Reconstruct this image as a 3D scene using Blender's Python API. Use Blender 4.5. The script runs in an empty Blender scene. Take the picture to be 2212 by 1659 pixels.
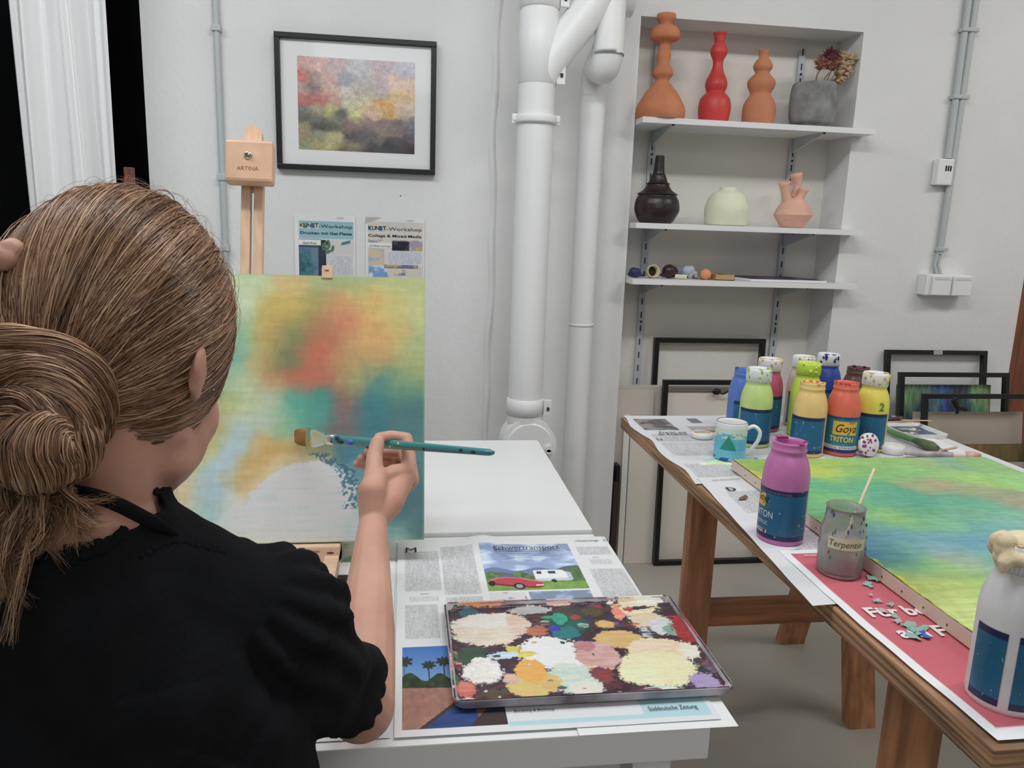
import bpy, bmesh, math, random
import numpy as np
from mathutils import Vector, Matrix, Euler
random.seed(7); rng = np.random.default_rng(7)
SC = bpy.context.scene
COL = SC.collection
# ------------------------------------------------------------------ camera, world, lights, exposure
F = 1680.0; YAW, PITCH, ROLL = math.radians(8.143), math.radians(11.5), math.radians(-1.918)
CAM = np.array([0.0, 0.0, 1.25])
_f = np.array([math.sin(YAW)*math.cos(PITCH), math.cos(YAW)*math.cos(PITCH), -math.sin(PITCH)])
_r = np.array([math.cos(YAW), -math.sin(YAW), 0.0]); _d = np.cross(_f, _r)
_r2 = math.cos(ROLL)*_r + math.sin(ROLL)*_d; _d2 = -math.sin(ROLL)*_r + math.cos(ROLL)*_d
cd = bpy.data.cameras.new('camera'); cam = bpy.data.objects.new('camera', cd); COL.objects.link(cam)
cd.sensor_fit = 'HORIZONTAL'; cd.sensor_width = 36.0; cd.lens = 36.0*F/2212.0; cd.clip_start = 0.02
cam.matrix_world = Matrix(((_r2[0], -_d2[0], -_f[0], CAM[0]), (_r2[1], -_d2[1], -_f[1], CAM[1]), (_r2[2], -_d2[2], -_f[2], CAM[2]), (0, 0, 0, 1)))
SC.camera = cam
SC.view_settings.view_transform = 'Standard'; SC.view_settings.look = 'None'
SC.view_settings.gamma = 1.0; SC.view_settings.use_curve_mapping = False
SC.view_settings.exposure = 0.0
w = bpy.data.worlds.new('night'); SC.world = w; w.use_nodes = True
w.node_tree.nodes['Background'].inputs[0].default_value = (0.004, 0.005, 0.008, 1)
w.node_tree.nodes['Background'].inputs[1].default_value = 1.0
def area_light(name, loc, target, sx, sy, power, col):
    l = bpy.data.lights.new(name, 'AREA'); l.shape = 'RECTANGLE'; l.size = sx; l.size_y = sy
    l.energy = power; l.color = col
    o = bpy.data.objects.new(name, l); COL.objects.link(o); o.location = loc
    o.rotation_euler = (Vector(target)-Vector(loc)).to_track_quat('-Z', 'Y').to_euler(); return o
area_light('ceiling_lamp_light_a', (-1.15, 1.25, 2.62), (-1.0, 1.9, 0), 1.3, 0.14, 16.5, (0.92, 0.965, 1.0))
area_light('ceiling_lamp_light_b', (2.5, 1.15, 2.62), (2.3, 1.8, 0), 1.3, 0.14, 15, (1.0, 0.975, 0.94))
area_light('ceiling_lamp_light_c', (0.35, 0.85, 2.66), (0.35, 1.7, 0), 1.3, 0.14, 18, (0.96, 0.98, 1.0))
area_light('front_fill_light', (0.3, -1.2, 2.66), (0.35, 0.2, 0), 2.0, 1.4, 21, (0.95, 0.975, 1.0))  # added frontal fill, brightens the sides facing the camera; not a room lamp
# ------------------------------------------------------------------ helpers
def ray(x, y): return _r2*(x-1106)/F + _d2*(y-829.5)/F + _f
def atY(x, y, Y): d = ray(x, y); return CAM + d*Y/d[1]
def atZ(x, y, Z): d = ray(x, y); return CAM + d*(Z-CAM[2])/d[2]
def atX(x, y, X): d = ray(x, y); return CAM + d*X/d[0]
def lin(c): 
    c = np.asarray(c, float)/255.0
    return np.where(c <= 0.04045, c/12.92, ((c+0.055)/1.055)**2.4)
KA = 1.16
def alb(c):
    v = lin(c)*KA; g = np.sum(v*np.array([0.3, 0.6, 0.1]), -1, keepdims=True); return np.clip(g+(v-g)*0.88, 0, 0.86)
def A(c): v = alb(c); return (float(v[0]), float(v[1]), float(v[2]), 1.0)
MATS = {}
def mat(name, c, rough=0.6, metal=0.0, var=0.0, vscale=8.0, bump=0.0, bscale=60.0, spec=0.5, stretch=None, c2=None, coat=0.0, trans=0.0, ior=1.45, detail=4.0):
    if name in MATS: return MATS[name]
    m = bpy.data.materials.new(name); m.use_nodes = True; nt = m.node_tree; b = nt.nodes['Principled BSDF']
    b.inputs['Base Color'].default_value = A(c); b.inputs['Roughness'].default_value = rough
    b.inputs['Metallic'].default_value = metal; b.inputs['Specular IOR Level'].default_value = spec
    b.inputs['Coat Weight'].default_value = coat; b.inputs['Transmission Weight'].default_value = trans; b.inputs['IOR'].default_value = ior
    tc = nt.nodes.new('ShaderNodeTexCoord'); mp = nt.nodes.new('ShaderNodeMapping'); nt.links.new(tc.outputs['Object'], mp.inputs[0])
    if stretch: mp.inputs['Scale'].default_value = stretch
    n = nt.nodes.new('ShaderNodeTexNoise'); n.inputs['Scale'].default_value = vscale; n.inputs['Detail'].default_value = detail
    nt.links.new(mp.outputs[0], n.inputs['Vector'])
    r = nt.nodes.new('ShaderNodeValToRGB'); nt.links.new(n.outputs[0], r.inputs[0])
    r.color_ramp.elements[0].position = 0.3; r.color_ramp.elements[1].position = 0.7
    a = np.array(c, float)
    lo = np.clip(a*(1-var), 0, 255); hi = np.clip(a*(1+var*0.6), 0, 255)
    if c2 is not None: lo = np.array(c2, float); hi = a
    r.color_ramp.elements[0].color = A(lo); r.color_ramp.elements[1].color = A(hi)
    nt.links.new(r.outputs[0], b.inputs['Base Color'])
    if bump > 0:
        n2 = nt.nodes.new('ShaderNodeTexNoise'); n2.inputs['Scale'].default_value = bscale; n2.inputs['Detail'].default_value = 5
        nt.links.new(mp.outputs[0], n2.inputs['Vector'])
        bp = nt.nodes.new('ShaderNodeBump'); bp.inputs['Strength'].default_value = bump; bp.inputs['Distance'].default_value = 0.004
        nt.links.new(n2.outputs[0], bp.inputs['Height']); nt.links.new(bp.outputs[0], b.inputs['Normal'])
    MATS[name] = m; return m
def cmat(name, rough=0.6, bump=0.0, bscale=300.0, spec=0.4, stretch=None):
    if name in MATS: return MATS[name]
    m = bpy.data.materials.new(name); m.use_nodes = True; nt = m.node_tree; b = nt.nodes['Principled BSDF']
    at = nt.nodes.new('ShaderNodeAttribute'); at.attribute_name = 'Col'; nt.links.new(at.outputs['Color'], b.inputs['Base Color'])
    b.inputs['Roughness'].default_value = rough; b.inputs['Specular IOR Level'].default_value = spec
    if bump > 0:
        tc = nt.nodes.new('ShaderNodeTexCoord'); mp = nt.nodes.new('ShaderNodeMapping'); nt.links.new(tc.outputs['Object'], mp.inputs[0])
        if stretch: mp.inputs['Scale'].default_value = stretch
        n2 = nt.nodes.new('ShaderNodeTexNoise'); n2.inputs['Scale'].default_value = bscale; nt.links.new(mp.outputs[0], n2.inputs['Vector'])
        bp = nt.nodes.new('ShaderNodeBump'); bp.inputs['Strength'].default_value = bump; bp.inputs['Distance'].default_value = 0.002
        nt.links.new(n2.outputs[0], bp.inputs['Height']); nt.links.new(bp.outputs[0], b.inputs['Normal'])
    MATS[name] = m; return m
class MB:
    def __init__(s): s.v = []; s.f = []; s.mi = []; s.sm = []; s.n = 0; s.c = []
    def add(s, vs, fs, mi=0, smooth=False, cols=None):
        vs = np.asarray(vs, float).reshape(-1, 3); s.v.append(vs)
        for f in fs: s.f.append(tuple(int(i)+s.n for i in f)); s.mi.append(mi); s.sm.append(smooth)
        s.n += len(vs)
        s.c.append(np.zeros((len(vs), 3)) if cols is None else np.asarray(cols, float).reshape(-1, 3)); return s
    def bm(s, b, mi=0, smooth=False, M=None):
        if M is not None: bmesh.ops.transform(b, matrix=M, verts=b.verts)
        b.verts.index_update(); vs = [v.co[:] for v in b.verts]; fs = [[v.index for v in f.verts] for f in b.faces]; b.free()
        return s.add(vs, fs, mi, smooth)
    def box(s, lo, hi, bev=0.0, mi=0, M=None, seg=2):
        b = bmesh.new(); bmesh.ops.create_cube(b, size=1.0)
        lo = Vector(lo); hi = Vector(hi); c = (lo+hi)/2; d = hi-lo
        for v in b.verts: v.co = Vector((v.co.x*d.x, v.co.y*d.y, v.co.z*d.z))+c
        if bev > 0: bmesh.ops.bevel(b, geom=list(b.edges), offset=min(bev, min(d)*0.45), segments=seg, affect='EDGES', profile=0.6)
        return s.bm(b, mi, False, M)
    def tube(s, pts, rad, n=12, mi=0, cap=True, closed=False, smooth=True, flat=None):
        pts = [np.array(p, float) for p in pts]; m = len(pts)
        if np.isscalar(rad): rad = [rad]*m
        T = []
        for i in range(m):
            a = pts[(i-1) % m] if (closed or i > 0) else pts[i]; b_ = pts[(i+1) % m] if (closed or i < m-1) else pts[i]
            t = b_-a; T.append(t/(np.linalg.norm(t)+1e-12))
        up = np.array([0, 0, 1.0]) if abs(T[0][2]) < 0.9 else np.array([1.0, 0, 0])
        u = np.cross(T[0], up); u /= np.linalg.norm(u); vs = []
        sg = 1.0
        for i in range(m):
            if i and np.dot(T[i], T[i-1]) < -.2: sg = -sg
            u = u-T[i]*np.dot(u, T[i]); u /= np.linalg.norm(u)+1e-12; v_ = np.cross(T[i], u)*sg
            fa = flat if flat else 1.0
            for k in range(n):
                a = 2*math.pi*k/n; vs.append(pts[i]+rad[i]*(u*math.cos(a)*fa+v_*math.sin(a)))
        fs = []
        for i in range(m if closed else m-1):
            j = (i+1) % m
            for k in range(n): k2 = (k+1) % n; fs.append((i*n+k, i*n+k2, j*n+k2, j*n+k))
        if cap and not closed:
            if smooth and min(rad[0], rad[-1]) > 2e-4:      # caps get vertices of their own so the long sides keep clean normals
                s.add(vs, fs, mi, True); s.add(vs[:n], [tuple(range(n))[::-1]], mi, False); return s.add(vs[-n:], [tuple(range(n))], mi, False)
            fs.append(tuple(range(n))[::-1]); fs.append(tuple((m-1)*n+k for k in range(n)))
        return s.add(vs, fs, mi, smooth)
    def cyl(s, a, b, r, r2=None, n=24, mi=0, smooth=True): return s.tube([a, b], [r, r if r2 is None else r2], n, mi, True, False, smooth)
    def lathe(s, prof, c=(0, 0, 0), n=40, mi=0, cap=(True, False), wob=0.0, cols=None, ax=None):
        vs = []; c = np.array(c, float)
        for j, (r, z) in enumerate(prof):
            for k in range(n):
                a = 2*math.pi*k/n; rr = r*(1+wob*(math.sin(3*a+z*40)+0.6*math.sin(5*a-z*70)))
                vs.append((c[0]+rr*math.cos(a), c[1]+rr*math.sin(a), c[2]+z))
        fs = [(j*n+k, j*n+(k+1) % n, (j+1)*n+(k+1) % n, (j+1)*n+k) for j in range(len(prof)-1) for k in range(n)]
        s.add(vs, fs, mi, True)
        if cap[0]: s.add(vs[:n], [tuple(range(n))[::-1]], mi, False)
        if cap[1]: s.add(vs[-n:], [tuple(range(n))], mi, False)
        return s
    def sph(s, c, r, sc=(1, 1, 1), n=2, mi=0, M=None):
        b = bmesh.new(); bmesh.ops.create_icosphere(b, subdivisions=n, radius=r)
        for v in b.verts: v.co = Vector((v.co.x*sc[0], v.co.y*sc[1], v.co.z*sc[2]))
        if M is not None: bmesh.ops.transform(b, matrix=M, verts=b.verts)
        bmesh.ops.translate(b, vec=Vector(c), verts=b.verts)
        return s.bm(b, mi, True)
    def prism(s, poly, z0, z1, mi=0, M=None):
        n = len(poly); vs = [(x, y, z0) for x, y in poly]+[(x, y, z1) for x, y in poly]
        fs = [tuple(range(n))[::-1], tuple(range(n, 2*n))]+[(i, (i+1) % n, n+(i+1) % n, n+i) for i in range(n)]
        if M is not None: vs = [tuple(M @ Vector(v)) for v in vs]
        return s.add(vs, fs, mi)
    def grid(s, P, cols=None, mi=0, smooth=True):
        P = np.asarray(P); a, b = P.shape[:2]; idx = np.arange(a*b).reshape(a, b)
        fs = np.stack([idx[:-1, :-1], idx[1:, :-1], idx[1:, 1:], idx[:-1, 1:]], -1).reshape(-1, 4)
        return s.add(P.reshape(-1, 3), fs, mi, smooth, None if cols is None else cols.reshape(-1, 3))
    def mesh(s, name, mats):
        me = bpy.data.meshes.new(name); V = np.concatenate(s.v); me.from_pydata(V.tolist(), [], s.f)
        for m in mats: me.materials.append(m)
        me.polygons.foreach_set('material_index', s.mi); me.polygons.foreach_set('use_smooth', s.sm)
        C = np.concatenate(s.c)
        if C.any():
            at = me.color_attributes.new('Col', 'FLOAT_COLOR', 'POINT')
            at.data.foreach_set('color', np.concatenate([C, np.ones((len(C), 1))], 1).astype(np.float32).ravel())
        me.update(); return me
def props(o, label=None, cat=None, group=None, kind=None):
    if label: o['label'] = label
    if cat: o['category'] = cat
    if group: o['group'] = group
    if kind: o['kind'] = kind
def Mw(o):
    m = Matrix.LocRotScale(o.location, o.rotation_euler, o.scale)
    return Mw(o.parent) @ m if o.parent else m
def thing(name, loc, label, cat, group=None, rz=0.0, rot=None):
    o = bpy.data.objects.new(name, None); COL.objects.link(o); o.location = [float(x) for x in loc]
    o.rotation_euler = rot if rot is not None else (0, 0, rz); o.empty_display_size = 0.05
    props(o, label, cat, group); return o
def put(name, mb, mats, parent=None, local=False, origin=None):
    """link a builder as ONE mesh object; world-space verts unless local"""
    if not isinstance(mats, (list, tuple)): mats = [mats]
    me = mb.mesh(name, mats) if isinstance(mb, MB) else mb
    if not isinstance(mb, MB) and not len(me.materials):
        for m in mats: me.materials.append(m)
    o = bpy.data.objects.new(name, me); COL.objects.link(o)
    if parent is not None:
        o.parent = parent
        if not local: me.transform(Mw(parent).inverted())
    elif not local:
        if origin is None:
            co = np.zeros(len(me.vertices)*3, np.float32); me.vertices.foreach_get('co', co); co = co.reshape(-1, 3)
            origin = ((co[:, 0].min()+co[:, 0].max())/2, (co[:, 1].min()+co[:, 1].max())/2, co[:, 2].min())
        origin = Vector([float(x) for x in origin]); me.transform(Matrix.Translation(-origin)); o.location = origin
    return o
def one(name, mb, mats, label, cat, group=None, **k):
    o = put(name, mb, mats, **k); props(o, label, cat, group); return o
def struct(name, mb, mats): o = put(name, mb, mats); o['kind'] = 'structure'; return o
def noise2(x, y, seed=0):
    r = np.random.default_rng(seed); T = r.random((64, 64))
    xi = np.floor(x).astype(int); yi = np.floor(y).astype(int); fx = x-xi; fy = y-yi
    fx = fx*fx*(3-2*fx); fy = fy*fy*(3-2*fy)
    g = lambda a, b: T[a % 64, b % 64]
    return (g(xi, yi)*(1-fx)+g(xi+1, yi)*fx)*(1-fy)+(g(xi, yi+1)*(1-fx)+g(xi+1, yi+1)*fx)*fy
def fbm(x, y, seed=0, oct=4):
    s = 0; a = 0.5; t = 0
    for i in range(oct): s = s+a*noise2(x*2**i, y*2**i, seed+i); t += a; a *= 0.5
    return s/t
def blend(U, V, S, sig, asp=1.0, p=1.0):
    """smooth colour field through samples S=(u,v,r,g,b); returns linear albedo"""
    S = np.array(S, float); W = 0; Cc = 0
    for u, v, r, g, b in S:
        w_ = np.exp(-(((U-u))**2+((V-v)*asp)**2)/(2*sig*sig))+1e-9
        W = W+w_; Cc = Cc+w_[..., None]*np.array([r, g, b])
    return Cc/W[..., None]
def text_mesh(s, size=0.01, extr=0.0, shear=0.0, bold=0.0, align='LEFT'):
    cu = bpy.data.curves.new('t', 'FONT'); cu.body = s; cu.size = size; cu.extrude = extr; cu.shear = shear; cu.offset = bold
    cu.align_x = align; cu.resolution_u = 3; o = bpy.data.objects.new('t', cu); COL.objects.link(o)
    dg = bpy.context.evaluated_depsgraph_get(); me = bpy.data.meshes.new_from_object(o.evaluated_get(dg))
    n = len(me.vertices); co = np.zeros(n*3, np.float32); me.vertices.foreach_get('co', co)
    fs = [tuple(p.vertices) for p in me.polygons]
    bpy.data.objects.remove(o); bpy.data.curves.remove(cu); bpy.data.meshes.remove(me)
    return co.reshape(-1, 3).astype(float), fs
def letters(mb, s, size, org, ux, uy, lift=0.0004, mi=0, wfit=None, **k):
    v, f = text_mesh(s, size, **k)
    if wfit: v[:, 0] *= wfit/max(1e-6, v[:, 0].max()-v[:, 0].min())
    ux = np.array(ux, float); uy = np.array(uy, float); n = np.cross(ux, uy)
    n /= np.linalg.norm(n); mb.add(np.array(org)+v[:, :1]*ux+v[:, 1:2]*uy+n*lift, f, mi)
def baked(mb, mods):
    me = mb.mesh('tmp', []); o = bpy.data.objects.new('tmp', me); COL.objects.link(o)
    for typ, kw in mods:
        md = o.modifiers.new('m', typ)
        for k_, v_ in kw.items(): setattr(md, k_, v_)
    dg = bpy.context.evaluated_depsgraph_get(); dg.update(); out = bpy.data.meshes.new_from_object(o.evaluated_get(dg))
    bpy.data.objects.remove(o); bpy.data.meshes.remove(me); return out
def cap(mb, p0, p1, r0, r1, n=16, k=6):
    p0 = np.array(p0, float); p1 = np.array(p1, float); d = p1-p0; L = np.linalg.norm(d)
    if L < 1e-6: return mb.sph(p0, r0)
    t = d/L; pts = []; rs = []
    for i in range(k+1): a = math.pi/2*(1-i/k); pts.append(p0-t*r0*math.sin(a)); rs.append(max(r0*math.cos(a), 1e-5))
    for i in range(k+1): a = math.pi/2*i/k; pts.append(p1+t*r1*math.sin(a)); rs.append(max(r1*math.cos(a), 1e-5))
    return mb.tube(pts, rs, n)
def catmull(P, n=8):
    P = [np.array(p, float) for p in P]; P = [2*P[0]-P[1]]+P+[2*P[-1]-P[-2]]; o = []
    for i in range(1, len(P)-2):
        for k in range(n):
            t = k/n; o.append(0.5*((2*P[i])+(-P[i-1]+P[i+1])*t+(2*P[i-1]-5*P[i]+4*P[i+1]-P[i+2])*t*t+(-P[i-1]+3*P[i]-3*P[i+1]+P[i+2])*t**3))
    o.append(P[-2]); return o
# ------------------------------------------------------------------ the room
wallm = mat('wall_plaster', (217, 217, 216), 0.85, var=0.02, vscale=3, bump=0.35, bscale=55, spec=0.25)
nichem = mat('niche_plaster', (222, 218, 211), 0.85, var=0.02, vscale=3, bump=0.35, bscale=45, spec=0.25)
floorm = mat('floor_paint', (168, 163, 152), 0.55, var=0.07, vscale=2.2, bump=0.08, bscale=12, spec=0.4)
white = mat('white_paint', (224, 225, 226), 0.45)
pipem = mat('pipe_paint', (236, 237, 236), 0.38, var=0.015, vscale=14, bump=0.12, bscale=25)
YW = 2.65; NL, NR, NT, NB = 0.765, 1.549, 1.935, 2.806
struct('floor', MB().box((-3.2, -2.6, -0.1), (3.4, 4.2, 0)), floorm)
struct('ceiling', MB().box((-3.2, -2.6, 2.75), (3.4, 4.2, 2.85)), mat('ceiling_paint', (225, 225, 222), 0.9, bump=0.1))
w_ = MB(); w_.box((-0.791, YW, 0), (NL, 3.0, 2.75)); w_.box((NR, YW, 0), (2.304, 3.0, 2.75)); w_.box((NL, YW, NT), (NR, 3.0, 2.75)); w_.box((NL, NB, 0), (NR, 3.0, NT), mi=1)
struct('wall_back', w_, [wallm, nichem])
struct('wall_left', MB().box((-3.3, -2.6, 0), (-3.2, 4.2, 2.75)), wallm)
struct('wall_right', MB().box((3.4, -2.6, 0), (3.5, 4.2, 2.75)), wallm)
struct('wall_front', MB().box((-3.2, -2.7, 0), (3.4, -2.6, 2.75)), wallm)
struct('wall_garden', MB().box((-3.2, 3.9, 0), (-0.791, 4.0, 2.75)), mat('night_wall', (14, 14, 16), 0.9))
struct('window_1', MB().box((-3.2, YW+0.10, 0.0), (-0.791, YW+0.115, 2.75)), mat('night_glass', (6, 7, 9), 0.22, spec=0.12))
# vertical ridge of plaster over an old chase, and the curved plaster bulge beside the pipes
r_ = MB()
zs = np.linspace(0, 2.75, 120)
prof = np.linspace(-1, 1, 13); P = []
for z in zs:
    wv = 0.004*math.sin(z*7)+0.003*math.sin(z*19+1)
    P.append([(0.292+wv+p*0.014, YW+0.002-0.010*max(0, 1-p*p)*(1+0.3*math.sin(z*23)), z) for p in prof])
r_.grid(P)
struct('trim_1', r_, wallm)
b_ = MB(); P = []
for z in np.linspace(0, 2.75, 60):
    P.append([(0.645+0.12*t, YW+0.002-0.03*math.sin(math.pi*min(1, t*1.0))**1.0*(1-t)**0.5 if t < 1 else YW+0.002, z) for t in np.linspace(0, 1, 16)])
b_.grid(P); struct('trim_2', b_, wallm)
# brown door at the far right, set back behind the wall's end
dm = mat('brown_door_wood', (132, 76, 48), 0.5, var=0.18, vscale=6, stretch=(8, 8, 0.6))
d_ = MB(); d_.box((2.312, 2.70, 0), (2.37, 2.95, 2.2), 0.004); d_.box((2.37, 2.76, 0.01), (3.25, 2.80, 2.15), 0.004); d_.box((3.25, 2.70, 0), (3.31, 2.95, 2.2), 0.004)
struct('door_1', d_, dm)
struct('wall_behind', MB().box((2.304, 2.96, 0), (3.4, 3.06, 2.75)), wallm)
# ---- pipes
def pipe_big():
    t = thing('drain_pipe', (0.38, 2.36, 0), 'thick white drain pipe with bolted collars running up the wall, left of the thinner pipe', 'pipe')
    x, y, r = 0.383, 2.37, 0.054
    m = MB(); m.tube([(x, y, 0.1), (x, y, 0.60)], 0.054, 32); m.tube([(x, y, 0.6), (x, y, 2.75)], r, 32); put('main_pipe', m, pipem, t)
    # collars
    for z0, h, rr, lug in ((0.665, 0.055, 0.0585, 1), (1.655, 0.20, 0.0565, 0), (1.86, 0.06, 0.059, 1)):
        m = MB(); m.lathe([(r, 0), (rr, 0.002), (rr, h-0.002), (r, h)], (x, y, z0), 40)
        if lug or 1:
            m.box((x+rr-0.004, y-0.03, z0+0.004 if h < 0.1 else z0+0.0), (x+rr+0.022, y-0.018, z0+min(h, 0.055)-0.002), 0.003)
            m.box((x+rr+0.006, y-0.035, z0+0.02), (x+rr+0.014, y-0.03, z0+0.03), 0.001, mi=1)
        put('collar', m, [pipem, mat('dark_gap', (50, 48, 45), 0.8)], t)
    # bracket ring with ears
    m = MB(); m.lathe([(r, 0), (0.0625, 0.001), (0.0640, 0.006), (0.0640, 0.018), (0.0625, 0.023), (r, 0.024)], (x, y, 1.545), 40)
    for sx in (-1, 1):
        m.box((x+sx*0.060-0.012, y-0.012, 1.543), (x+sx*0.060+0.012, y+0.0, 1.571), 0.004)
        m.cyl((x+sx*0.064, y-0.016, 1.557), (x+sx*0.064, y-0.011, 1.557), 0.005, n=10)
    m.box((x-0.01, y+0.05, 1.55), (x+0.01, YW+0.02, 1.565)); put('bracket', m, pipem, t)
    # inspection elbow at the foot
    m = MB(); m.lathe([(0.056, 0), (0.058, 0.03)], (x, y, 0.645), 36)
    c = np.array([x+0.010, y-0.012, 0.575]); m.cyl(c+np.array([0, 0.05, 0]), c+np.array([0, -0.040, 0]), 0.086, n=48); m.cyl(c+np.array([0, -0.040, 0]), c+np.array([0, -0.046, 0]), 0.074, 0.070, n=48)
    m.cyl(c+np.array([0.060, -0.045, -0.005]), c+np.array([0.060, -0.056, -0.005]), 0.011, n=16)
    m.cyl(c+np.array([0.060, -0.045, -0.015]), c+np.array([0.060, -0.056, -0.015]), 0.008, n=16); put('inspection_cover', m, pipem, t)
    # the slanting branch
    m = MB(); m.tube(catmull([(x, y, 1.66), (x+0.045, y-0.0, 1.735), (x+0.115, y-0.0, 1.83), (x+0.19, y+0.0, 1.935), (x+0.235, y, 2.03), (x+0.24, y, 2.2)], 8), [0.052]*41, 28); put('branch_pipe', m, pipem, t)
pipe_big()
t = thing('side_pipe', (0.58, 2.45, 0), 'slimmer white pipe with a bent upper end beside the thick drain pipe', 'pipe')
x, y = 0.583, 2.50
m = MB(); m.tube([(x-0.003, y, 0), (x-0.002, y, 0.95), (x, y, 1.66)], 0.040, 28); put('lower_pipe', m, pipem, t)
m = MB(); m.lathe([(0.040, 0), (0.0425, 0.001), (0.0425, 0.007), (0.040, 0.008)], (x-0.002, y, 0.935), 36); put('joint_ring', m, pipem, t)
m = MB(); m.tube(catmull([(x, y, 1.655), (x+0.001, y-0.008, 1.72), (x+0.012, y-0.075, 1.775)], 6), [0.041]*13, 28)
m.tube(catmull([(x+0.002, y-0.03, 1.735), (x+0.006, y-0.10, 1.72), (x+0.010, y-0.125, 1.765), (x+0.010, y-0.128, 1.84), (x+0.010, y-0.128, 2.75)], 8), [0.030]+[0.045]*9+[0.045]*14+[0.043]*9, 28)
put('bent_pipe', m, pipem, t)
m = MB(); q = atY(1345, -5, 2.55); m.cyl(q+np.array([-0.06, 0.04, 0.02]), q+np.array([-0.015, 0.0, 0.0]), 0.047, n=32); m.cyl(q+np.array([-0.015, 0, 0]), q+np.array([0.03, -0.0, 0.0]), 0.055, n=32)
m.tube([q+np.array([-0.05, 0.03, 0.01]), q+np.array([-0.12, 0.03, 0.02])], 0.043, 24)
m.tube([q+np.array([0.0, 0, 0.0]), q+np.array([0.0, 0.1, 0.01])], 0.03, 24)
one('pipe_end_cap', m, pipem, 'short white pipe end with a round cap high on the wall beside the niche', 'pipe')
# ---- cable conduits
cm_ = mat('conduit_grey', (176, 182, 184), 0.45)
m = MB(); m.tube([(-0.568, YW-0.012, 0.98), (-0.568, YW-0.012, 2.75)], 0.010, 14)
t = thing('cable_conduit', (-0.568, YW, 0.9), 'single grey cable conduit on the wall left of the framed picture', 'conduit')
put('tube', m, cm_, t)
for z in (1.14, 1.36, 1.80): put('clip', MB().box((-0.582, YW-0.026, z), (-0.554, YW, z+0.02), 0.003), cm_, t)
m = MB(); m.box((-0.60, YW-0.04, 0.97), (-0.53, YW, 1.07), 0.004); one('junction_box', m, white, 'small white junction box at the lower end of the single conduit', 'junction box')
t = thing('cable_conduit', (1.94, YW, 1.1), 'pair of grey cable conduits on the wall above the sockets', 'conduit')
m = MB(); m.tube([(1.915, YW-0.014, 1.535), (1.905, YW-0.014, 2.75)], 0.0115, 14); m.tube([(1.935, YW-0.014, 1.20), (1.937, YW-0.014, 1.5), (1.937, YW-0.014, 2.75)], 0.0115, 14); put('tube', m, cm_, t)
m = MB(); m.tube([(1.938, YW-0.014, 1.20), (1.935, YW-0.014, 1.16), (1.955, YW-0.014, 1.12)], 0.006, 10); m.tube([(1.928, YW-0.014, 1.20), (1.922, YW-0.014, 1.16), (1.94, YW-0.014, 1.12)], 0.006, 10); put('cable', m, cm_, t)
for z in (1.21, 1.735, 1.955): put('clip', MB().box((1.895 if z > 1.5 else 1.92, YW-0.03, z), (1.957, YW, z+0.014), 0.003), cm_, t)
t = thing('wall_thermostat', (1.91, YW, 1.44), 'small white wall unit with three dark slits on the conduit', 'thermostat')
put('housing', MB().box((1.869, YW-0.035, 1.442), (1.929, YW-0.002, 1.532), 0.005), white, t)
m = MB()
for k in range(3): m.box((1.896+k*0.009, YW-0.0365, 1.490), (1.901+k*0.009, YW-0.034, 1.508))
put('slit', m, mat('black_plastic', (22, 22, 24), 0.5), t)
t = thing('wall_socket', (1.955, YW, 1.05), 'double white power socket box with hinged lids below the conduits', 'socket')
put('housing', MB().box((1.872, YW-0.05, 1.052), (2.048, YW-0.0, 1.128), 0.004), white, t)
for k in range(2):
    l = put('lid', MB().box((1.890+k*0.082, YW-0.062, 1.054), (1.964+k*0.082, YW-0.050, 1.122), 0.003), white, t)
    put('label_strip', MB().box((1.897+k*0.082, YW-0.0635, 1.110), (1.957+k*0.082, YW-0.0615, 1.120)), mat('strip_grey', (205, 207, 212), 0.4), l)
# ------------------------------------------------------------------ niche: rails, shelves, vases
railm = mat('rail_grey', (178, 186, 192), 0.4, spec=0.6); slotm = mat('slot_dark', (35, 38, 44), 0.8)
for xr in (0.876, 1.408):
    t = MB(); t.box((xr-0.0125, NB-0.014, 0.30), (xr+0.0125, NB-0.0005, 1.90), 0.002)
    for k in range(32):
        z = 0.33+k*0.05; t.box((xr-0.002, NB-0.0155, z), (xr+0.002, NB-0.0138, z+0.022), mi=1)
        if k % 6 == 5: t.cyl((xr, NB-0.0138, z+0.036), (xr, NB-0.0165, z+0.036), 0.004, n=10, mi=1)
    one('shelf_rail', t, [railm, slotm], 'slotted grey wall rail in the niche, %s' % ('left one behind the dark brown vase' if xr < 1 else 'right one behind the pink vase'), 'rail', 'slotted rails holding the niche shelves')
YF = 2.57
desc = ('topmost niche shelf, white board carrying the terracotta and red vases', 'middle niche shelf, white board carrying the dark brown and pink vases', 'lowest niche shelf, white board carrying small clay pieces and a box')
for i, z in enumerate((1.612, 1.274, 1.087)):
    t = thing('wall_shelf', (1.17, YF, z-0.018), desc[i], 'shelf', 'white shelves in the niche')
    m = MB(); XR = 1.586
    poly = [(NL+0.003, YF), (XR, YF), (XR, YW-0.003), (NR-0.003, YW-0.003), (NR-0.003, NB-0.018), (NL+0.003, NB-0.018)]
    m.prism(poly, z-0.018, z); put('board', m, mat('shelf_white', (232, 234, 238), 0.35), t)
    for xr in (0.876, 1.408):
        m = MB(); y0, y1 = YF+0.012, NB-0.0155
        vs = [(y0, z-0.0185), (y1, z-0.0185), (y1, z-0.068), (y1-0.03, z-0.060), (y0+0.02, z-0.026), (y0, z-0.026)]
        M_ = Matrix(((0, 0, 1, 0), (1, 0, 0, 0), (0, 1, 0, 0), (0, 0, 0, 1)))
        m.prism(vs, xr-0.0035, xr+0.0035, M=M_); m.box((xr-0.006, y0, z-0.023), (xr+0.006, y0+0.012, z-0.0185)); put('bracket', m, railm, t)
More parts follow.
